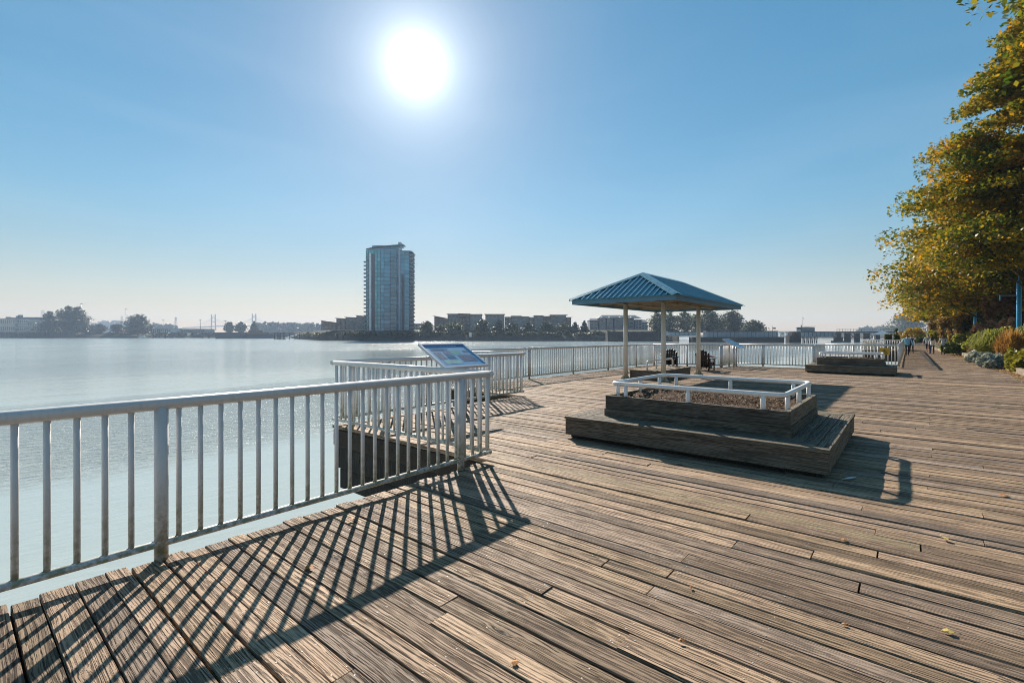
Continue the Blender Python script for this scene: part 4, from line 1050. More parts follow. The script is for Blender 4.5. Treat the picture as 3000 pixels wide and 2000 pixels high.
boxes('white planter box behind the far railing', 66.0, 2.2, .6, .55, .95, M['white'])
CP = [(.06,.9),(.2,1.0),(.5,.62),(.8,.28),(1,.03)]
tree('small dark cone shaped conifer beside the clipped hedge', (67.5,1.05,.1), 2.35, CP, .52, 3200, .09, 'g_dark', 71, 'conifer', sprays=90, trunk_r=.05, limbs=6, spread=.16)
t = thing('shelter', 'small distant shelter with pale blue hip roof behind the far railing', 'shelter', (70.5,2.4,.01))
for sx in (-1,1):
    for sy in (-1,1): MB().tube([(sx*.8,sy*.7,0),(sx*.8,sy*.7,1.75)], .07, 8).build('post', M['post'], t)
MB().add([(-1.1,-1.0,1.7),(1.1,-1.0,1.7),(1.1,1.0,1.7),(-1.1,1.0,1.7),(0,0,2.2)], [(0,1,4),(1,2,4),(2,3,4),(3,0,4),(3,2,1,0)]).build('roof', simple('hazed_blue_roof', (.22,.33,.42), .6), t)  # roof blue is paled to put distance haze into the colour

# ------------------------------------------------------------------ far shores
def bankmat(name, lo, hi):
    b = NB(name); P = b.pos(); n = b.noise(P, .35, 6, .7); n2 = b.noise(P, 1.6, 4, .65)
    return b.done(b.principled(b.mix(b.mr(n2,.35,.7), b.mix(b.mr(n,.35,.65), lo, hi), tuple(c*.5 for c in lo)), .95, 0, .15, n2, 1, .6))
M['riprap'] = bankmat('riprap_bank', (.05,.045,.04), (.10,.09,.075))
M['shore_grass'] = bankmat('shore_ground', (.055,.06,.03), (.11,.10,.05))
def shore(name, line, ztop, back, seed, slope_w=9, rise=2.0):
    """line: (px, d) of the water's edge; a rocky bank rises to a plateau reaching back metres"""
    rng = np.random.default_rng(seed); V = []; n = 0; fine = []
    for (p1, d1), (p2, d2) in zip(line, line[1:]):
        for i in range(14): fine.append((p1+(p2-p1)*i/14, d1+(d2-d1)*i/14))
    fine.append(line[-1])
    prof = [(-3,WATER-.9),(0,WATER+.25),(slope_w*.35,WATER+(ztop-WATER)*.45),(slope_w*.7,WATER+(ztop-WATER)*.8),(slope_w,ztop),(slope_w+9,ztop+1.2),(slope_w+20,ztop+rise*.6),(slope_w+36,ztop+rise),(back,ztop+rise+.5)]
    for px_, d_ in fine:
        j = rng.normal(0, 1.3)
        for dd, z_ in prof:
            p = pt(px_, d_+dd+(j if dd < back*.3 else 0), z_+(rng.normal(0,.22) if dd < slope_w+2 else 0)); V.append(p[:])
    m = len(prof); Fq = np.array([(i*m+k, (i+1)*m+k, (i+1)*m+k+1, i*m+k+1) for i in range(len(fine)-1) for k in range(m-1)])
    me = npmesh(name, np.array(V), Fq, [M['riprap'], M['shore_grass']])
    mi = np.array([0 if k < 3 else 1 for i in range(len(fine)-1) for k in range(m-1)], dtype=np.int32)
    if len(mi) == len(me.polygons): me.polygons.foreach_set('material_index', mi)
    return tag(link(name, me), kind='structure')
shore('island_bank', [(862,660),(885,560),(915,480),(950,425),(1010,398),(1090,384),(1300,378),(1500,376),(1700,372),(1800,368),(1880,362),(1990,350)], 1.6, 240, 1, rise=4.6)
shore('far_bank', [(-500,760),(-100,800),(215,810),(430,830),(640,860),(870,980),(1000,1150)], 1.8, 900, 2, rise=5.0)
shore('distant_bank', [(600,2050),(1000,1900),(1500,1700),(2000,1350),(2300,900),(2450,760),(2560,700),(2700,620),(3000,500)], 1.2, 900, 3)
shore('right_bank', [(2655,330),(2665,210),(2680,160),(2760,135),(2900,118)], 1.5, 300, 4)

def bushes(name, label, pts, n, size, mat, seed):
    """continuous shrub growth along a bank: list of (px, d, height, spread_px)"""
    rng = np.random.default_rng(seed); parts = []
    per = n//len(pts)
    for px_, d_, h_, w_, zb in pts:
        c = pt(px_, d_, zb); W = w_/F*d_
        u = rng.normal(0,1,(per,3)); u /= np.linalg.norm(u,axis=1)[:,None]; u *= (rng.uniform(.4,1,per)[:,None])**.5
        e = u*np.array([W*.5, W*.4, h_*.55]); e[:,2] += h_*.42
        e = e[e[:,2] > -.4]
        parts.append(np.stack([e[:,0]*RIGHT.x+e[:,1]*FWD.x, e[:,0]*RIGHT.y+e[:,1]*FWD.y, e[:,2]], 1)+np.array(c))
    Vv, Ff = leaf_quads(np.concatenate(parts), size, rng, .5)
    return tag(link(name, npmesh(name, Vv, Ff, M[mat])), label, 'shrubs', kind='stuff')
r = random.Random(5)
def isl_d(px):
    L = [(862,660),(885,560),(915,480),(950,425),(1010,398),(1090,384),(1300,378),(1500,376),(1700,372),(1800,368),(1880,362),(1990,350)]
    for (a,b),(c,d) in zip(L, L[1:]):
        if a <= px <= c: return b+(d-b)*(px-a)/(c-a)
    return 350
B_ = []
for i in range(190):
    px_ = r.uniform(872, 1800); B_.append((px_, isl_d(px_)+r.uniform(7,15), r.uniform(2.2,5.2), r.uniform(12,30), r.uniform(-.6,1.4)))
bushes('bank_shrubs', 'mass of shrubs and tall grass along the island bank', B_, 60000, .75, 'bank_green', 6)
B_ = []
for i in range(60):
    px_ = r.uniform(215, 640); B_.append((px_, 840+r.uniform(4,20), r.uniform(3,8), r.uniform(10,26), .5))
bushes('shore_scrub', 'low scrub along the far left shore', B_, 14000, 1.5, 'far_tree', 7)

# distant wooded ridges: crowns standing on a long low hill
def ridge(name, label, spans, d, n, size, mat, seed, back=60):
    rng = np.random.default_rng(seed); parts = []
    for (p1, y1), (p2, y2) in zip(spans, spans[1:]):
        k = max(2, int(abs(p2-p1)/5)); 
        for i in range(k):
            f_ = (i+rng.uniform(0,1))/k; px_ = p1+(p2-p1)*f_; h = zat(y1+(y2-y1)*f_+rng.normal(0,1.2), d)-1
            c = pt(px_, d+rng.uniform(-.5,.5)*back, 0); W = rng.uniform(5,9)/F*d
            m = n//120; u = rng.normal(0,1,(m,3)); u /= np.linalg.norm(u,axis=1)[:,None]; u *= rng.uniform(.5,1,m)[:,None]**.5
            e = u*np.array([W,W,h*.55]); e[:,2] = np.maximum(e[:,2]+h*.5, 0)
            parts.append(e+np.array(c))
    Vv, Ff = leaf_quads(np.concatenate(parts), size, rng, .5)
    return tag(link(name, npmesh(name, Vv, Ff, M[mat])), label, 'wood', kind='stuff')
ridge('distant_wood', 'hazy conifer covered hill on the far left horizon', [(270,948),(300,941),(340,942),(375,941),(420,949)], 2300, 24000, 6, 'far_conifer', 11)
ridge('distant_wood', 'rounded hazy wood left of the cable bridge', [(428,960),(440,950),(455,946),(475,953),(490,948),(515,954),(522,962)], 1500, 20000, 4.5, 'far_tree', 12)
ridge('distant_wood', 'long hazy wood right of the cable bridge behind the barge', [(750,948),(765,946),(800,944),(850,946),(900,947),(950,947),(1000,950),(1075,953)], 1350, 26000, 4, 'far_tree', 13)
ridge('distant_wood', 'low hazy wood on the horizon at far left behind the warehouses', [(-60,940),(0,936),(60,944),(120,946),(280,952)], 1800, 20000, 5, 'far_tree', 14)
ridge('distant_wood', 'far hazy shore between the two bridge parts', [(2225,972),(2270,975),(2300,974),(2320,972),(2420,978),(2500,975)], 1200, 16000, 3.6, 'pale_tree', 15)  # this wood and the next: paler leaf colour paints in haze
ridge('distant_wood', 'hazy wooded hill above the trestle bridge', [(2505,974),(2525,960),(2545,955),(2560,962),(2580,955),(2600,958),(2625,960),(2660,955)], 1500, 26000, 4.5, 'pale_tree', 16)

BT = [(.10,.55),(.22,.9),(.45,1.0),(.68,.86),(.85,.55),(.97,.18),(1,.05)]
CT = [(.06,.9),(.18,1.0),(.5,.62),(.8,.28),(1,.03)]
def ftree(label, px, d, y0, y1, wpx, seed, prof=BT, mat='far_tree', leafs=3400, name='tree', sprays=110, flat=.75, group=None, inner=.25, spread=.2):
    H = zat(y1, d)-zat(y0, d); R = wpx/2/F*d
    return tree(label, pt(px, d, zat(y0, d)), H, prof, R, leafs, max(.35, d*.0022), mat, seed, name, sprays=sprays, flat=flat, trunk_r=R*.06, limbs=14, group=group, spread=spread, inner=inner)
DL = 815
ftree('conifer shaped tree right of the cream warehouse on the far left shore', 145, DL, 978, 913, 56, 101, CT, 'far_conifer', 3000, 'conifer', flat=.4)
ftree('biggest dark tree on the far left shore, left half of the pair', 199, DL, 978, 896, 50, 102, leafs=4800)
ftree('biggest dark tree on the far left shore, right half of the pair', 227, DL+6, 978, 901, 50, 103, leafs=4800)
ftree('dark round tree standing alone above the white boat', 403, DL+10, 982, 922, 52, 104, leafs=4800)
ftree('small tree between the tall masts, left one', 290, DL+40, 972, 951, 30, 105, leafs=1800)
ftree('small tree between the tall masts, right one', 343, DL+40, 972, 950, 26, 106, leafs=1800)
ftree('small dark tree just right of the left bridge tower', 672, 900, 974, 944, 22, 107, leafs=1800)
ftree('small dark tree midway between the bridge towers', 706, 900, 974, 944, 26, 108, leafs=1800)
ftree('small dark tree at the foot of the right bridge tower', 744, 900, 976, 942, 20, 109, CT, leafs=1800)
DI = 405
for i, (px_, y1, w_, mt, pf, lab) in enumerate((
    (1333,944,48,'pale_tree',BT,'pale round ball shaped tree on the island bank'),
    (1460,938,34,'far_conifer',CT,'conifer in front of the island flats with the straight roof'),
    (1548,944,40,'far_conifer',CT,'conifer in front of the long island flats, right one'),
    (1250,942,34,'bank_green',BT,'scrubby tree just right of the glass tower'),
    (1412,936,36,'far_tree',BT,'tree in the gap between the island flats'),
    (1500,948,36,'far_tree',BT,'dark tree in front of the long island flats, left one'),
    (1600,944,34,'far_tree',BT,'dark tree in front of the long island flats, middle one'),
    (1650,950,44,'bank_green',BT,'rounded tree at the right end of the long island flats'),
    (1685,944,26,'far_conifer',CT,'slim tree left of the gabled island flats'),
    (1712,940,24,'far_conifer',CT,'dark slim conifer against the gabled island flats'),
    (1290,952,30,'bank_green',BT,'low rounded tree left of the ball shaped tree'))):
    ftree(lab, px_, DI-8+i, 978, y1, w_, 120+i, pf, mt, 2200)
for i, (px_, d_, y0, y1, w_, mt, lab, lf) in enumerate((
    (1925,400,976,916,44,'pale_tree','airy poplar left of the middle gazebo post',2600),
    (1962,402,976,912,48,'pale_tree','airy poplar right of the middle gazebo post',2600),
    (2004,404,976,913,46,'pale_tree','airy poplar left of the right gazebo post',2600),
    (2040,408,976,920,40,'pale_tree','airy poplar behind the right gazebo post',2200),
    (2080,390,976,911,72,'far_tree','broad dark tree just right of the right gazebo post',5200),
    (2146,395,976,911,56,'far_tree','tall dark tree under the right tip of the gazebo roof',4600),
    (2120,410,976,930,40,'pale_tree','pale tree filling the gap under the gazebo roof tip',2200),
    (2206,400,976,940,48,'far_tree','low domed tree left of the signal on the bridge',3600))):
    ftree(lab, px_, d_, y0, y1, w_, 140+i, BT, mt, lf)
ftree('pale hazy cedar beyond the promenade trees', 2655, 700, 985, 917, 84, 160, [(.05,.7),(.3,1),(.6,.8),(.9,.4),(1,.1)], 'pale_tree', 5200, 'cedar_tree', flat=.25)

# ------------------------------------------------------------------ buildings
def glassmat(name, c, rough=.12, spec=.8):
    b = NB(name); r_ = b.rand(); cc = b.mix(b.math('MULTIPLY', r_, .8), c, tuple(min(1, x*1.9+.01) for x in c))
    return b.done(b.principled(cc, rough, 0, spec))
M['tglass'] = glassmat('tower_glass', (.05,.25,.30))
M['tglass2'] = glassmat('tower_glass_blue', (.05,.20,.30))
M['conc'] = simple('tower_concrete', (.09,.13,.16), .7, var=.12, scale=.1)
M['conc_l'] = simple('tower_pale_concrete', (.34,.42,.50), .7, var=.1, scale=.1)
M['conc_d'] = simple('tower_core_and_recess', (.09,.10,.12), .7, var=.12, scale=.1)
M['win'] = glassmat('window_glass', (.05,.07,.09))
M['bay_shine'] = simple('tower_white_reflecting_bays', (.62,.68,.72), .4, var=.15, scale=.3)
DT = 432; sT = DT/F      # metres per photograph pixel
tw = thing('glass_tower', 'tall round fronted glass apartment tower on the island', 'building', pt(1138, DT, 1.5), YAW-math.pi/2)
base_y = 960; NF = 22; HT = zat(735, DT)-1.5; fh = HT/NF
def tx(px): return (px-1138)*sT
# floor plan (local x right, y away): rounded left front, flat right front
plan = [(tx(1072),3)]
for i in range(9):
    a = math.radians(178-i*14.5); plan.append((tx(1112)+math.cos(a)*39*sT, 3-math.sin(a)*7-3))
plan += [(tx(1163),-1.0),(tx(1168),.5),(tx(1198),1.5),(tx(1200),22),(tx(1072),22)]
plan = [p for i, p in enumerate(plan) if i == 0 or (Vector(p)-Vector(plan[i-1])).length > .2]
def inset(poly, k):
    c = Vector((sum(p[0] for p in poly)/len(poly), sum(p[1] for p in poly)/len(poly)))
    return [((p[0]-c.x)*k+c.x, (p[1]-c.y)*k+c.y) for p in poly]
MB().prism(inset(plan,.975), 0, HT).build('core', M['conc_d'], tw)
slab = MB().prism(inset(plan,1.012), -.24, .24).mesh('floor_slab', M['conc'])
for k in range(NF+1): link('floor_slab', slab, tw, (0,0,k*fh))
front = plan[1:-2]; wi = 0
for j, (a, b) in enumerate(zip(front, front[1:])):
    a, b = Vector((*a,0)), Vector((*b,0)); d = (b-a); L = d.length; d.normalize(); nrm_ = Vector((d.y,-d.x,0))
    if L < 1.2: continue
    m = 2 if L > 7 else 1
    for q in range(m):
        p0, p1 = a+d*(L*q/m+.18), a+d*(L*(q+1)/m-.18)
        vs = [p0+nrm_*.05, p1+nrm_*.05, p1+nrm_*.05+Vector((0,0,fh-.5)), p0+nrm_*.05+Vector((0,0,fh-.5))]
        vs2 = [v-nrm_*.35 for v in vs]
        mesh_ = MB().add(vs+vs2, [(0,1,2,3),(7,6,5,4),(0,4,5,1),(1,5,6,2),(2,6,7,3),(3,7,4,0)]).mesh('window', M['tglass'] if j < 7 else M['tglass2'])
        for k in range(NF): link('window', mesh_, tw, (0,0,k*fh+.25))
    mull = MB().tube([tuple(a+nrm_*.12), tuple(a+nrm_*.12+Vector((0,0,HT)))], .17, 6).build('mullion', M['conc'], tw)
bal = MB().box(-2.6,2.6,-1.9,.6,-.12,.12).mesh('balcony', M['conc_l']); balg = MB().box(-2.6,2.6,-1.95,-1.85,.12,1.15).mesh('balustrade', M['win'])
def stack(px, y, k0, k1, sx=1.0):
    for k in range(k0, k1):
        o = link('balcony', bal, tw, (tx(px), y, k*fh)); o.scale = (sx,1,1); link('balustrade', balg, o)
stack(1086, -4.6, 1, NF-1, .9); stack(1156, -4.0, 1, NF-1, .8); stack(1204, 3.5, 0, NF, .55); stack(1204, 12, 0, NF, .5); stack(1069, 1.5, 1, NF-2, .4)
MB().box(tx(1088), tx(1093), -6.6, -4, 0, HT-3).build('pier', M['bay_shine'], tw); MB().box(tx(1096), tx(1105), -6.9, -5, 0, HT-4).build('pier', M['conc_d'], tw); MB().box(tx(1168), tx(1173), -.9, 2, 0, HT+1.5).build('pier', M['conc_l'], tw)  # white pier paints a bright reflecting stack, dark one the shade of a recess
MB().box(tx(1176.5), tx(1184), .2, 3, 0, HT*.72).build('pier', M['conc_d'], tw)
cr = MB(); cr.prism(inset(plan,1.03), HT, HT+.5); cr.build('roof_slab', M['conc_l'], tw)
MB().prism(inset(plan[:-1]+[(tx(1072),18)],.62), HT+.5, HT+4.2).build('penthouse', M['tglass2'], tw)
MB().add([(tx(1077),-5,HT+1.2),(tx(1110),-8.6,HT+2.6),(tx(1172),-4,HT+5.2),(tx(1172),16,HT+5.6),(tx(1072),16,HT+2.4),
          (tx(1077),-5,HT+.7),(tx(1110),-8.6,HT+2.1),(tx(1172),-4,HT+4.7),(tx(1172),16,HT+5.1),(tx(1072),16,HT+1.9)],
         [(0,1,2,3,4),(9,8,7,6,5),(0,5,6,1),(1,6,7,2),(2,7,8,3),(3,8,9,4),(4,9,5,0)]).build('roof_canopy', M['conc'], tw)
MB().box(tx(1165),tx(1172),2,10,HT+4,HT+8.4).build('lift_tower', M['conc_l'], tw)
MB().add([(tx(1172),0,HT+5.6),(tx(1182),0,HT+6.0),(tx(1182),10,HT+6.0),(tx(1172),10,HT+5.6),(tx(1172),0,HT+5.2),(tx(1182),0,HT+5.6),(tx(1182),10,HT+5.6),(tx(1172),10,HT+5.2)],[(0,1,2,3),(7,6,5,4),(0,4,5,1),(1,5,6,2),(2,6,7,3),(3,7,4,0)]).build('roof_canopy', M['conc'], tw)
MB().prism([(tx(1168),-.5),(tx(1206),-.5),(tx(1206),12),(tx(1168),12)], HT-.6, HT-.1).build('roof_canopy', M['conc'], tw)

def block(name, label, px0, px1, y0, roofs, d, wall, storeys, seed, depth=14, roof='flat', bays=None, rz=0, cat='building', winmat='win', balc=True):
    """row of bays between px0 and px1; roofs: list of (px_from, px_to, y_top, overhang, dy_slope)"""
    s = d/F; c = (px0+px1)/2; zb = zat(y0, d); rr = random.Random(seed)
    t = thing(name, label, cat, pt(c, d, zb), YAW-math.pi/2+rz)
    for a, b, yt, ov, dy in roofs:
        x0, x1 = (a-c)*s, (b-c)*s; h0, h1 = (y0-yt)*s, (y0-yt-dy)*s; off = rr.uniform(-.8,.8); hmin = min(h0, h1)-.3
        wl = MB().add([(x0,off,0),(x1,off,0),(x1,off,h1-.3),(x0,off,h0-.3),(x0,depth,0),(x1,depth,0),(x1,depth,h1-.3),(x0,depth,h0-.3)],[(0,1,2,3),(5,4,7,6),(1,5,6,2),(4,0,3,7),(3,2,6,7)]).build('wall', wall[rr.randrange(len(wall))], t)
        o = ov
        MB().add([(x0-o,off-1.2-o,h0-.3),(x1+o,off-1.2-o,h1-.3),(x1+o,depth+1,h1-.3),(x0-o,depth+1,h0-.3),(x0-o,off-1.2-o,h0),(x1+o,off-1.2-o,h1),(x1+o,depth+1,h1),(x0-o,depth+1,h0)],[(3,2,1,0),(4,5,6,7),(0,1,5,4),(1,2,6,5),(2,3,7,6),(3,0,4,7)]).build('roof', M['roofgrey'], t)
        sh = hmin/storeys; n = max(1, round((x1-x0)/3.6)); bwid = (x1-x0)/n
        for st in range(storeys):
            for i in range(n):
                xa = x0+i*bwid+bwid*.2; xb = xa+bwid*.6; za = st*sh+sh*.25; zb2 = za+sh*.55
                w_ = MB().box(xa, xb, off-.12, off+.1, za, zb2).build('window', M[winmat], t)
                MB().box(xa-.1, xb+.1, off-.2, off-.125, zb2, zb2+.22).build('lintel', M['trim'], w_)
                if balc and rr.random() < .3 and st: MB().box(xa-.3, xb+.3, off-1.5, off-.13, za-.35, za-.1).build('balcony', M['trim'], t)
    return t
M['roofgrey'] = simple('roof_membrane', (.16,.17,.18), .8, var=.1, scale=.2); M['trim'] = simple('pale_trim', (.45,.46,.46), .7, var=.1, scale=.3)
W1 = [simple('wall_brick', (.17,.10,.085), .9, var=.15, scale=.5), simple('wall_grey', (.26,.28,.30), .85, var=.1, scale=.4), simple('wall_slate', (.14,.17,.20), .85, var=.1, scale=.4)]
W2 = [simple('wall_cream', (.50,.47,.40), .85, var=.08, scale=.4)]; W3 = [simple('wall_blue_dark', (.05,.08,.16), .7, var=.1, scale=.4)]; W4 = [simple('wall_red_brick', (.26,.12,.09), .9, var=.15, scale=.5)]
W5 = [simple('wall_white', (.62,.62,.60), .8, var=.06, scale=.3)]
block('apartment_building', 'dark low flats left of the glass tower with a thin overhanging roof', 942, 1070, 966, [(942,985,938,.8,6),(985,1012,931,.8,2),(1012,1044,928,.8,2),(1044,1070,923,.6,3)], 445, W1, 3, 1)
block('apartment_building', 'island flats with a slanted roof at the left end', 1268, 1410, 968, [(1272,1311,924,1.2,9),(1311,1345,919,.6,0),(1345,1376,918,.6,1),(1376,1409,920,.8,0)], 425, W1, 4, 2)
block('apartment_building', 'single island block with a straight flat roof', 1420, 1477, 968, [(1422,1476,920,1.0,0)], 428, [W1[1]], 4, 3)
block('apartment_building', 'long stepped island flats right of the straight roofed block', 1477, 1674, 968, [(1478,1500,928,.4,0),(1500,1525,925,.9,0),(1525,1549,927,.6,0),(1549,1566,929,.4,0),(1566,1590,924,.8,0),(1590,1615,926,.4,0),(1615,1658,922,1.3,0),(1658,1673,929,1.0,0)], 426, W1, 4, 4)
block('low_building', 'low pale building just right of the glass tower', 1206, 1244, 966, [(1206,1244,948,.5,0)], 470, W5, 2, 5, balc=False)
gb = block('apartment_building', 'gabled grey blue flats seen behind the left gazebo post', 1725, 1900, 972, [(1728,1752,938,.3,0),(1756,1774,931,.3,0),(1778,1796,930,.3,0),(1800,1836,930,.3,0),(1842,1858,930,.3,0),(1862,1880,936,.3,0),(1880,1898,944,.3,0)], 440, [W1[1], W1[2]], 4, 6)
s_ = 440/F; c_ = (1725+1900)/2
for a, b, ye, yr in ((1752,1880,932,922),(1728,1760,940,932),(1860,1900,945,936)):
    x0, x1, z0, z1 = (a-c_)*s_, (b-c_)*s_, (972-ye)*s_, (972-yr)*s_; k = (x1-x0)*.12
    MB().add([(x0,-.5,z0),(x1,-.5,z0),(x1,14,z0),(x0,14,z0),(x0+k,6.5,z1),(x1-k,6.5,z1)],[(0,1,5,4),(1,2,5),(2,3,4,5),(3,0,4),(3,2,1,0)]).build('gable_roof', M['roofgrey'], gb)
for px_ in (1765,1787,1818,1850): 
    x = (px_-c_)*s_; MB().add([(x-3,-1.2,(972-932)*s_),(x+3,-1.2,(972-932)*s_),(x,-1.2,(972-927)*s_),(x-3,5,(972-932)*s_),(x+3,5,(972-932)*s_),(x,5,(972-927)*s_)],[(0,1,2),(0,2,5,3),(1,4,5,2),(3,5,4)]).build('dormer', M['trim'], gb)
# warehouses on the far left shore
block('warehouse', 'cream two storey warehouse at the far left edge with window bands', -30, 46, 972, [(-30,44,933,1.5,0)], DL+20, W2, 2, 11, 30, balc=False)
ab = block('warehouse', 'cream warehouse with pale awnings right of the window banded one', 44, 108, 972, [(44,82,934,1,0),(82,108,944,1,0)], DL+24, W2, 2, 12, 30, balc=False)
sd_ = (DL+24)/F
for ya in (946, 960): MB().box((46-76)*sd_, (86-76)*sd_, -4, -.9, (972-ya-1.6)*sd_, (972-ya+1.2)*sd_).build('awning', M['trim'], ab)
block('warehouse', 'dark blue storage block rising behind the cream warehouses', 60, 113, 960, [(60,113,929,.5,0)], DL+70, W3, 1, 13, 30, balc=False)
block('warehouse', 'low red brick shed left of the conifer shaped tree', 106, 132, 974, [(106,131,947,.5,0)], DL+30, W4, 1, 14, 20, balc=False)
block('warehouse', 'small red shed right of the biggest dark tree', 240, 274, 976, [(240,272,953,.5,0)], DL+24, W4, 1, 15, 20, balc=False)
block('warehouse', 'small brown shed left of the lone round tree', 352, 382, 976, [(352,382,958,.5,0)], DL+24, W4, 1, 16, 20, balc=False)
block('warehouse', 'long white warehouse right of the lone round tree', 428, 500, 976, [(430,500,961,.5,0)], DL+60, W5, 1, 17, 30, balc=False)
block('warehouse', 'long grey warehouse left of the cable bridge', 500, 600, 976, [(500,600,963,.5,0)], DL+90, [W1[1]], 1, 18, 30, balc=False)
eq = thing('rooftop_plant', 'rooftop machinery on the cream warehouse', 'machinery', pt(46, DL+30, zat(933, DL+30)), YAW-math.pi/2)
for x_, w_, h_ in ((-18,5,5),(-8,4,3),(0,6,8),(4,4,11)): MB().box(x_, x_+w_, 0, 5, 0, h_*.6).build('unit', W1[2], eq)

# sheet pile bulkhead
bk = thing('bulkhead_wall', 'dark sheet pile bulkhead at the far left water edge', 'wall', pt(80, 800, WATER-.5), YAW-math.pi/2)
s8 = 800/F; MB().box(-190*s8, 140*s8, 0, 2, 0, 10.5).build('wall', M['creosote'], bk)
for i in range(46): MB().box((-188+i*7)*s8, (-186.2+i*7)*s8, -.5, -.02, 0, 10.3).build('pile', M['creosote'], bk)

def mast(label, px, d, y0, y1, cross=True):
    h = zat(y1, d)-zat(y0, d); t = thing('light_mast', label, 'mast', pt(px, d, zat(y0, d)), YAW-math.pi/2, 'tall masts on the far shore')
    MB().lathe([(.45,0),(.3,h)], 8).build('pole', M['steel'], t)
    if cross: MB().box(-3.2,3.2,-.3,.3,h-.5,h).box(-1.2,1.2,-.3,.3,h,h+.9).build('lamp_head', M['steel'], t)
mast('tall light mast behind the biggest dark tree pair', 238.5, DL+20, 978, 890); mast('tall light mast left of the lone round tree', 369, DL+20, 978, 906)
mast('thin light mast above the long white warehouse', 478, DL+60, 976, 938); mast('thin light mast above the grey warehouse', 587, DL+60, 976, 938); mast('thin light mast right of the left bridge tower', 660, DL+60, 976, 940)
def pylon(label, px, d, y0, y1):
    h = zat(y1, d)-zat(y0, d); t = thing('power_pylon', label, 'pylon', pt(px, d, zat(y0, d)), YAW-math.pi/2); mb = MB(); w_ = h*.09
    for sx in (-1,1):
        for sy in (-1,1): mb.beam((sx*w_,sy*w_,0),(sx*w_*.25,sy*w_*.25,h), .7, .7)
    mb.build('legs', M['steel'], t); ar = MB()
    for f_ in (.72,.84,.96): ar.beam((-w_*1.3,0,h*f_),(w_*1.3,0,h*f_),.6,.6)
    ar.build('cross_arms', M['steel'], t)
pylon('faint lattice pylon right of the rounded wood', 515, 1700, 965, 929); pylon('faint lattice pylon left of the lone round tree', 357, 1700, 965, 926); pylon('faint lattice pylon behind the cream warehouse', 125, 1700, 965, 909)

# cable stayed bridge
DB = 1900; sB = DB/F
cb = thing('cable_bridge', 'pale cable stayed bridge with two twin leg towers on the horizon', 'bridge', pt(690, DB, zat(962, DB)), YAW-math.pi/2)
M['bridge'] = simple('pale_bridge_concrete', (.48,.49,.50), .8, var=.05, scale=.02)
def bx_(px): return (px-690)*sB
def bz_(y): return (962-y)*sB
prev = None; dm_ = MB()
for px_, y_ in ((540,960),(590,958.5),(629,956),(690,954),(748,955),(800,957),(870,960)):
    if prev: dm_.beam((bx_(prev[0]),0,bz_(prev[1])),(bx_(px_),0,bz_(y_)), 26, 3.2)
    prev = (px_, y_)
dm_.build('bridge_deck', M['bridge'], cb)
for pxt, yt in ((629,921),(747.5,919)):
    tm = MB()
    for s in (-1,1): tm.beam((bx_(pxt+s*5.2),-8,bz_(yt)),(bx_(pxt+s*5.2),-8,bz_(942)), 2.6, 2.6).beam((bx_(pxt+s*5.2),-8,bz_(942)),(bx_(pxt+s*6.8),-8,bz_(968)), 3.2, 3.2)
    tm.beam((bx_(pxt-5),-8,bz_(942)),(bx_(pxt+5),-8,bz_(942)), 3, 3); tm.build('tower', M['bridge'], cb)
    cm = MB()
    for k in range(1,8):
        for s in (-1,1): cm.beam((bx_(pxt),-8,bz_(yt+2+k*1.2)),(bx_(pxt+s*k*8),-8,bz_(956)), .35, .35)
    cm.build('stay_cables', M['bridge'], cb)

# barges, boat, pilings, floating dock
def barge(label, px0, px1, d, y0, y1, mat, cargo=None):
    s = d/F; c = (px0+px1)/2; t = thing('barge', label, 'barge', pt(c, d, WATER-.3), YAW-math.pi/2); h = (y0-y1)*s; W = (px1-px0)*s/2
    MB().add([(-W+2,0,0),(W-2,0,0),(W,0,h),(-W,0,h),(-W+2,12,0),(W-2,12,0),(W,12,h),(-W,12,h)],[(0,1,2,3),(5,4,7,6),(1,5,6,2),(4,0,3,7),(3,2,6,7),(0,4,5,1)]).build('hull', mat, t)
    MB().box(-W,W,-.15,.1,h-.4,h+.2).build('rubbing_strake', M['creosote'], t)
    if cargo: MB().box(-W*.8,W*.6,2,10,h,h+cargo).box(-W*.5,W*.2,2.5,9,h+cargo,h+cargo*1.6).build('cargo', M['rust'], t)
M['rust'] = simple('rusty_cargo', (.14,.085,.06), .9, var=.3, scale=.3); M['hull'] = simple('dark_hull', (.03,.04,.055), .6, var=.15, scale=.2)
barge('dark long barge left of the cable bridge foot', 628, 705, 700, 985, 967, M['hull']); barge('dark barge with low rusty load right of the long barge', 700, 800, 720, 985, 974, M['hull'], 4); barge('farther rusty barge behind the floating dock', 780, 872, 860, 984, 972, M['hull'], 2)
bt = thing('motor_boat', 'small white motor boat moored below the lone round tree', 'boat', pt(418, 780, WATER), YAW-math.pi/2)
MB().add([(-5.5,-1,0),(4.5,-1,0),(6.5,0,2.2),(-6,-1.6,2.0),(-5.5,1.5,0),(4.5,1.5,0),(-6,2,2.0),(4.5,-1.5,2.1),(4.5,2,2.1)],[(0,1,7,3),(1,2,7),(1,5,8,2),(5,4,6,8),(4,0,3,6),(3,7,8,6),(7,2,8),(0,4,5,1)]).build('hull', W5[0], bt)
cbn = MB().box(-3.5,2.5,-1.2,1.6,2.05,4.2,c=.3).build('cabin', W5[0], bt); MB().box(-2.8,2.0,-1.28,-1.21,3.0,3.8).build('window', M['win'], cbn)
pm_ = MB().lathe([(.42,WATER-1),(.40,6.6),(.1,7.0)], 8).mesh('mooring_pile', M['creosote'])
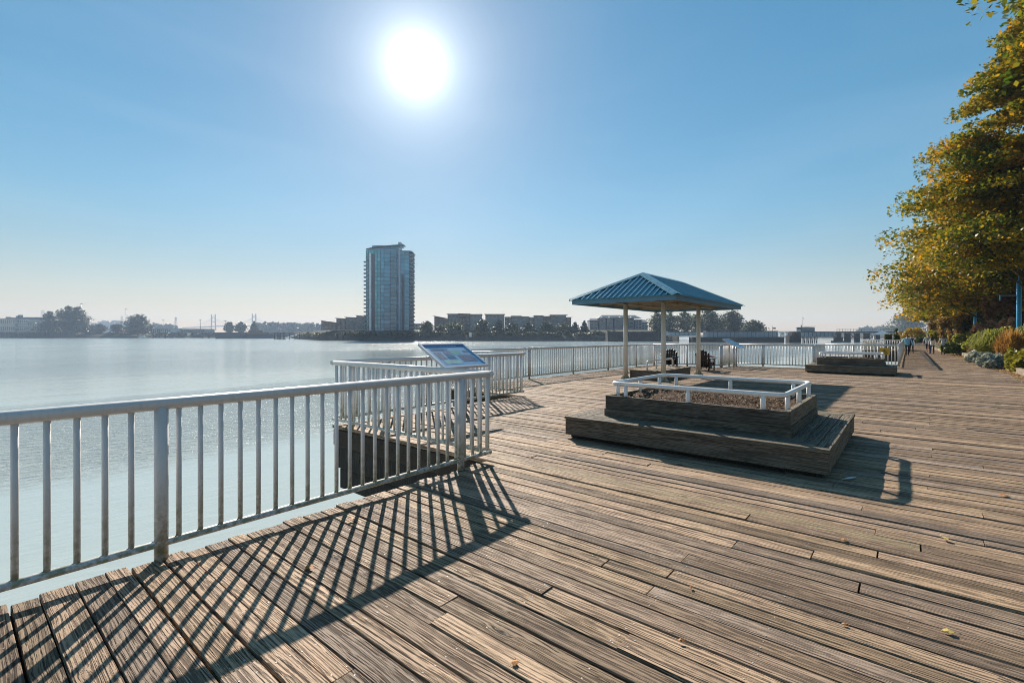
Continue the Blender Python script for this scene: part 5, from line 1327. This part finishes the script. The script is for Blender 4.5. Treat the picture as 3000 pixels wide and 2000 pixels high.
for i, (px_, lab) in enumerate(((448,'mooring pile cluster first right of the white boat'),(468,'mooring pile cluster second right of the white boat'),(484,'mooring pile cluster third right of the white boat'),(500,'mooring pile cluster fourth right of the white boat'),(592,'mooring pile cluster standing left of the dark long barge'),(611,'mooring pile cluster standing just left of the dark long barge'))):
    t = thing('mooring_piles', lab, 'piles', pt(px_, 770, 0), 0, 'mooring piles along the far shore')
    for dx, dy in ((0,0),(1,.3),(.4,1)): link('pile', pm_, t, (dx,dy,0))
dk = thing('floating_dock', 'open sided floating dock shelter off the island tip', 'dock', pt(817, 560, WATER), YAW-math.pi/2); sk = 560/F
MB().box(-14*sk,15*sk,0,5,-.3,.7).build('pontoon', M['creosote'], dk)
for x_ in (-13,-4,4,12): MB().box(x_*sk-.35,x_*sk+.35,.2,.9,.7,7.0).build('post', M['creosote'], dk)
MB().box(-13.5*sk,12.8*sk,-.2,5.2,7.0,7.5).build('roof', M['creosote'], dk); MB().box(-2.5*sk,1.2*sk,1.2,3,.7,6).build('panel', M['hull'], dk)
gm_ = thing('gangway', 'pale gangway rising from the floating dock to the island', 'gangway', pt(833, 562, 0), 0)
a_, b_ = pt(833, 562, WATER+1.0)-pt(833,562,0), pt(878, 585, WATER+6.0)-pt(833,562,0); MB().beam(a_, b_, 2, .5).build('ramp', M['trim'], gm_); MB().beam(a_+Vector((0,0,1.2)), b_+Vector((0,0,1.2)), .25, .25).build('handrail', M['steel'], gm_)
p2_ = MB().lathe([(.34,WATER-1),(.32,4.6),(.05,5.0)], 8).mesh('dock_pile', M['creosote'])
for px_, lab in ((834,'dock pile beside the dock shelter'),(848,'dock pile second from the dock shelter'),(862,'dock pile third from the dock shelter'),(877,'dock pile nearest the island tip')):
    tag(link('dock_pile', p2_, None, pt(px_, 556, 0)), lab, 'pile', 'piles of the floating dock')
sb = thing('river_marker', 'white navigation board on the island bank', 'sign', pt(1378, 379, zat(991, 379)), YAW-math.pi/2); MB().box(-1,1,0,.2,1.2,4.6).build('board', W5[0], sb); MB().box(-.1,.1,.2,.4,0,4.4).box(-.9,-.7,.2,.4,0,4.4).build('legs', M['creosote'], sb)

# ------------------------------------------------------------------ railway swing bridge and trestle
M['girder'] = simple('pale_blue_girder', (.30,.36,.42), .6, var=.15, scale=.15); M['gdeck'] = simple('bridge_dark_deck', (.05,.055,.06), .8, var=.15, scale=.2)
DR = 330; sR = DR/F
def girder(label, px0, px1, yt, yb, d=DR, n=20):
    s = d/F; c = (px0+px1)/2; t = thing('bridge_span', label, 'bridge', pt(c, d, zat(yb, d)), YAW-math.pi/2, 'plate girder spans of the railway bridge'); W = (px1-px0)*s/2; h = (yb-yt)*s
    MB().box(-W,W,0,.3,0,h*.86).build('girder', M['girder'], t); MB().box(-W,W,4.5,4.8,0,h*.86).build('girder', M['girder'], t)
    MB().box(-W,W,-.6,5.4,h*.87,h).build('track_deck', M['gdeck'], t); MB().box(-W,W,-.12,-.005,0,.25).build('flange', M['gdeck'], t)
    for i in range(n): x_ = -W+(i+.5)*2*W/n; MB().box(x_-.09,x_+.09,-.22,-.005,.26,h*.865).build('stiffener', M['gdeck'] if i % 2 else M['girder'], t)
    return t
girder('pale blue girder span seen between the right gazebo posts', 1956, 2046, 971, 983, n=14); girder('long pale blue girder span with close ribs right of the gazebo', 2068, 2279, 969, 992, n=34)
girder('girder span carrying the control house', 2325, 2452, 971, 987, n=22)
fd = thing('fender_pier', 'long dark timber fender pier below the girder span', 'pier', pt(2164, 318, WATER-.8), YAW-math.pi/2); s3 = 318/F
MB().box(-136*s3,133*s3,0,6,0,(1008-992)*s3+.6).build('crib', M['creosote'], fd)
for i in range(5): MB().box(-136*s3-.05,133*s3+.05,-.25,-.01,.6+i*.75,1.1+i*.75).build('waler', M['creosote'], fd)
for i in range(52): MB().box((-134+i*5.1)*s3,(-132.6+i*5.1)*s3,-.30,-.255,.1,4.3).build('pile', M['creosote'], fd)
ab_ = thing('bridge_abutment', 'dark abutment wall at the island end of the railway bridge', 'wall', pt(1880, 352, WATER-.5), YAW-math.pi/2); s35 = 352/F
MB().box(-100*s35,78*s35,0,8,0,(1005-974)*s35).build('wall', M['creosote'], ab_); MB().box(-100*s35,78*s35,-1.5,-.02,0,3.2).build('apron', M['riprap'], ab_)
for i in range(26): MB().box((-98+i*6.8)*s35,(-96+i*6.8)*s35,-.4,-.01,3.3,(1005-976)*s35).build('pile', M['creosote'], ab_)
ch = thing('control_house', 'blue green bridge control house with a sloping roof', 'building', pt(2366, DR, zat(973, DR)), YAW-math.pi/2)
M['chwall'] = simple('control_house_wall', (.05,.13,.16), .7, var=.1, scale=.4)
MB().box(-20*sR,21*sR,0,5,0,14*sR).build('wall', M['chwall'], ch); MB().add([(-22*sR,-.8,13.5*sR),(22.5*sR,-.8,16.5*sR),(22.5*sR,6,16.5*sR),(-22*sR,6,13.5*sR),(-22*sR,-.8,14.3*sR),(22.5*sR,-.8,17.5*sR),(22.5*sR,6,17.5*sR),(-22*sR,6,14.3*sR)],[(3,2,1,0),(4,5,6,7),(0,1,5,4),(1,2,6,5),(2,3,7,6),(3,0,4,7)]).build('roof', M['gdeck'], ch)
for i in range(5): MB().box((-17+i*7.6)*sR,(-12+i*7.6)*sR,-.1,.05,6.5*sR,11.5*sR).build('window', M['win'], ch)
MB().tube([(-13*sR,1,14*sR),(-13*sR,1,45*sR)], .09, 6).build('flag_mast', M['steel'], ch); MB().add([(-12.5*sR,1,45*sR),(-12.5*sR,1,44*sR),(-8*sR,1.2,38.5*sR),(-7.2*sR,1.15,39.5*sR),(-12.5*sR,1.05,45*sR),(-12.5*sR,1.05,44*sR),(-8*sR,1.25,38.5*sR),(-7.2*sR,1.2,39.5*sR)],[(0,1,2,3),(7,6,5,4)]).build('flag', M['rust'], ch)
MB().box(-19*sR,-17*sR,0,.5,14*sR,21*sR).build('signal_box', simple('red_signal', (.35,.05,.05), .6), ch)
dp = thing('pile_dolphin', 'dark timber pile dolphin left of the pile picket', 'dolphin', pt(2329, 300, WATER-1), YAW-math.pi/2); s30 = 300/F
MB().box(-17*s30,-8*s30,0,4,0,25*s30).build('crib', M['creosote'], dp); MB().box(-7.8*s30,16*s30,0,5,0,34*s30).build('crib', M['creosote'], dp)
for i in range(10): MB().tube([((-16+i*3.5)*s30,-.4,0),((-16+i*3.5)*s30,-.4,(26 if i < 3 else 36)*s30)], .22, 7).build('pile', M['creosote'], dp)
pk = thing('pile_picket', 'row of leaning dark piles with cross rails right of the dolphin', 'piles', pt(2370, 300, WATER-1), YAW-math.pi/2)
for i in range(13): MB().tube([((-24+i*4)*s30+(i % 3-1)*.25,0,0),((-24+i*4)*s30,0,21*s30)], .24, 7).build('pile', M['creosote'], pk)
MB().box(-25*s30,26*s30,-.35,-.25,18*s30,19*s30).build('rail', M['creosote'], pk)
tr = thing('trestle_bridge', 'dark timber railway trestle with cross braced piers', 'bridge', pt(2550, 320, WATER-1), YAW-math.pi/2); s32 = 320/F
def tz(y): return zat(y, 320)-(WATER-1)
def txx(p): return (p-2550)*s32
MB().box(txx(2450),txx(2690),0,2.6,tz(975),tz(970.5)).build('track_deck', M['gdeck'], tr)
for i in range(30):
    x_ = txx(2452+i*8); MB().box(x_-.06,x_+.06,-.1,0.02,tz(970.5),tz(963)).build('guard_post', M['gdeck'], tr)
MB().box(txx(2450),txx(2690),-.06,-.02,tz(964.6),tz(964)).build('guard_rail', M['gdeck'], tr); MB().box(txx(2450),txx(2690),-.06,-.02,tz(967.6),tz(967)).build('guard_rail', M['gdeck'], tr)
MB().box(txx(2452),txx(2466),.3,1.6,tz(1012),tz(975.2)).box(txx(2447),txx(2470),.1,1.8,tz(1012),tz(987)).box(txx(2440),txx(2477),-.3,2.0,tz(1012),tz(998)).build('stone_pier', M['creosote'], tr)
for a, b in ((2477,2492),(2506,2519),(2533,2548),(2564,2578),(2623,2639),(2652,2668)):
    pr_ = MB()
    for q in range(6):
        for yy_ in (.3,.9): pr_.tube([(txx(a-1+(b-a+2)*q/5),yy_,tz(1012)),(txx(a+(b-a)*q/5),yy_,tz(975.5))], .20, 6)
    pr_.box(txx(a-1),txx(b+1),0,1.3,tz(978),tz(975.6)); pr_.box(txx(a),txx(b),.45,.75,tz(1012),tz(976)); pr_.build('pile_bent', M['creosote'], tr)
for a, b in ((2492,2506),(2548,2564)):
    MB().beam((txx(a),.1,tz(977)),(txx(b),.1,tz(993)),.3,.3).beam((txx(a),.15,tz(993)),(txx(b),.15,tz(977)),.3,.3).beam((txx(a),.1,tz(994)),(txx(b),.1,tz(994)),.3,.3).build('cross_brace', M['creosote'], tr)
sg = thing('bridge_signal', 'small signal board on a post above the long girder span', 'signal', pt(2263, DR, zat(970, DR)), YAW-math.pi/2); MB().tube([(0,0,0),(0,0,15*sR)], .12, 6).build('post', M['gdeck'], sg); MB().box(.3,9.5*sR,-.1,.1,6.5*sR,10.5*sR).build('board', M['rust'], sg)
fa = thing('arch_bridge', 'faint far bridge on low arches between the two bridge parts', 'bridge', pt(2300, 900, zat(985, 900)), YAW-math.pi/2); s9 = 900/F
MB().box(-70*s9,90*s9,0,8,13*s9,15*s9).build('bridge_deck', M['bridge'], fa)
for i in range(9): MB().box((-66+i*18)*s9-1,(-66+i*18)*s9+1,1,7,0,13*s9).build('pier', M['bridge'], fa)

# ------------------------------------------------------------------ the air
mb = MB().box(-1000, 3700, -800, 3700, WATER-3.0, 125)
me = bpy.data.meshes.new('haze'); me.from_pydata(mb.v, [], mb.f); hz = bpy.data.objects.new('haze', me); COL.objects.link(hz); hz['kind'] = 'stuff'
hm = bpy.data.materials.new('haze_air'); hm.use_nodes = True; hm.node_tree.nodes.clear()
ho = hm.node_tree.nodes.new('ShaderNodeOutputMaterial'); hv = hm.node_tree.nodes.new('ShaderNodeVolumePrincipled')
hv.inputs['Color'].default_value = (.52,.68,.90,1); hv.inputs['Density'].default_value = .00022; hv.inputs['Anisotropy'].default_value = .2
hm.node_tree.links.new(hv.outputs[0], ho.inputs['Volume']); me.materials.append(hm)
